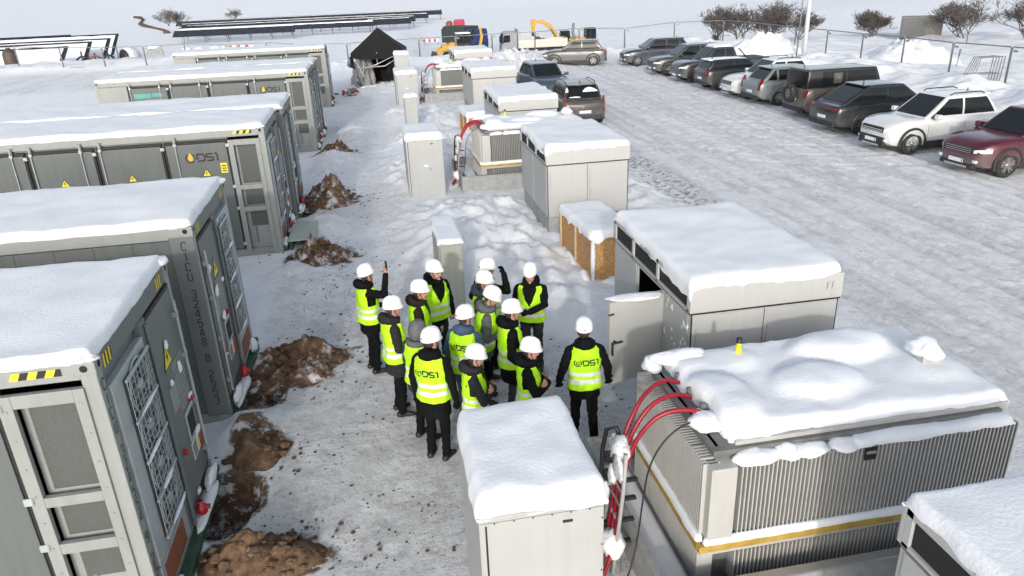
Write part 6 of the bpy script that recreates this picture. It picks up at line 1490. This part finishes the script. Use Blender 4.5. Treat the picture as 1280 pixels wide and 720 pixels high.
ST = [(-31.9, 87.7, 22, 'nearest snow covered solar table at the left edge'), (-31.95, 95.7, 26, 'second snow covered solar table from the left edge front'), (-31.6, 101.7, 30, 'third snow covered solar table, longest dark edge'), (-34.0, 113.7, 34, 'fourth snow covered solar table toward the back left'), (-41.5, 117.5, 24, 'snow covered solar table at the back left, behind the others')]
for i, (x, y, ln, lb) in enumerate(ST): solar_table(lb, x, y, ln, cover=1.0, seed=i)
SB = [(-13, 152, 22, .12, 'bare dark solar row nearest above the distant containers'), (2, 160, 38, .35, 'half snowy solar row behind the first dark row'), (9.5, 163, 9, .1, 'dark solar row reaching right to the tent top'), (11, 172, 48, .12, 'dark solar row farther behind the tent top'), (15, 186, 56, .2, 'dark solar row second from the top edge'), (20, 204, 66, .15, 'farthest dark solar row along the top edge')]
for i, (x, y, ln, cv, lb) in enumerate(SB): solar_table(lb, x, y, ln, z=1.3, dep=2.6, cover=cv, tilt=24, rz=-2, seed=i+9)
# odds and ends by the left fence
t = thing('white_drum', 'white round drum with a dark open mouth by the left fence', 'drum', (-21.4, 76.2, -.35), R(-35), scale=.78); q = MB()
q.lathe([(.5, 1.1), (.95, .5), (1.0, -.3), (.7, -.8), (0, -.9)], (0, 0, 1.25), 'y', 22, DRUMW); q.lathe([(.5, -1.0), (.6, -.95), (.62, -.8), (.55, -.78)], (0, 0, 1.25), 'y', 22, BLK); q.build('barrel', t)
q = MB(); q.lathe([(.0, -.93), (.72, -.92), (.78, -.85)], (0, 0, 1.25), 'y', 22, DARK); q.build('mouth', t); q = MB(); q.box(-.6, .6, -.6, .6, 0, .5, FPIPE, .05); q.build('stand', t)
t = thing('grey_block', 'grey wedge shaped block standing beside the white drum', 'concrete block', (-19.0, 75.6, -.1), R(15)); q = MB(); q.prism([(-.7, 0), (.7, 0), (.6, 1.5), (-.2, 1.3), (-.7, 1.0)], -.5, .5, 'y', CONC, .05); q.build('block', t)
q = MB(); snow_lump(q, (0, 0, 1.35), (.6, .5, .2), 2); q.build('snow_cover', t)
for i, (x, y) in enumerate(((-15.8, 73.5), (-14.7, 73.3), (-13.4, 73.2), (-12.4, 73.0))):
    t = thing('grey_crate', ['first', 'second', 'third', 'last'][i] + ' from the left of four grey boxes beside the farthest container', 'box', (x, y, .1), R(8)); q = MB(); q.box(-.36, .36, -.3, .3, 0, 1.0, GREYD, .03); q.box(-.30, .30, -.315, -.301, .1, .9, GREY, .01); q.build('casing', t); q = MB(); snow_lump(q, (0, 0, 1.0), (.42, .34, .14), i); q.build('snow_cover', t)
t = thing('brown_tank', 'rusty brown rounded tank at the left edge of the view', 'tank', (-30.5, 74.0, .1)); q = MB(); q.lathe([(0, 0), (.5, .02), (.55, .2), (.55, 1.3), (.4, 1.65), (0, 1.75)], (0, 0, 0), 'z', 20, mat('tank_brown', (.075, .05, .042), .6, var=.3, nscale=4)); q.build('shell', t); q = MB(); q.lathe([(.2, 1.7), (.2, 1.8), (0, 1.82)], (0, 0, 0), 'z', 12, TRIM); q.build('lid', t)
for i in range(3):
    t = thing('rail_scrap', ['small dark machine part', 'short red brown pipe frame', 'low dark pipe piece'][i] + ' lying in snow left of the white drum', 'scrap', (-25.5+i*1.1, 76.2, .3)); q = MB(); q.tube([(-.5, 0, .2), (0, 0, .5), (.5, .1, .2)], .09, 6, RUST if i == 1 else TRIM); q.build('pipe', t); q = MB(); q.tube([(0, 0, -.2), (0, 0, .9-.2*i)], .07, 6, TRIM); q.build('stub', t)
t = thing('earth_bank', 'dark curved ridge of bare earth at the top left of the view', 'earth bank', (0, 0, 0)); q = MB(); P = [(lerp(-88, -48, i/8)+1.6*math.sin(i*1.1), lerp(330, 201, i/8), hz(lerp(-88, -48, i/8), lerp(330, 201, i/8))+.1) for i in range(9)]; q.tube(P, [.55+.25*math.sin(i*1.7) for i in range(9)], 8, EARTHD); q.build('ridge', t)
for i, (x, y) in enumerate(((-12.5, 82), (-7, 84), (9.6, 118))):
    t = thing('barrier', ['red and white barrier boards far behind the last container, left one', 'red and white barrier boards far behind the last container, right one', 'red and white barrier board right of the tent top'][i], 'barrier', (x, y, hz(x, y))); q = MB()
    for k in range(6): q.box(-1.2+k*.4, -.82+k*.4, -.03, .03, .5, .85, REDM if k % 2 == 0 else HELM)
    q.build('board', t); q = MB()
    for xx in (-1, 1): q.tube([(xx, 0, -.2), (xx, 0, .9)], .04, 6, FPIPE)
    q.build('post', t)
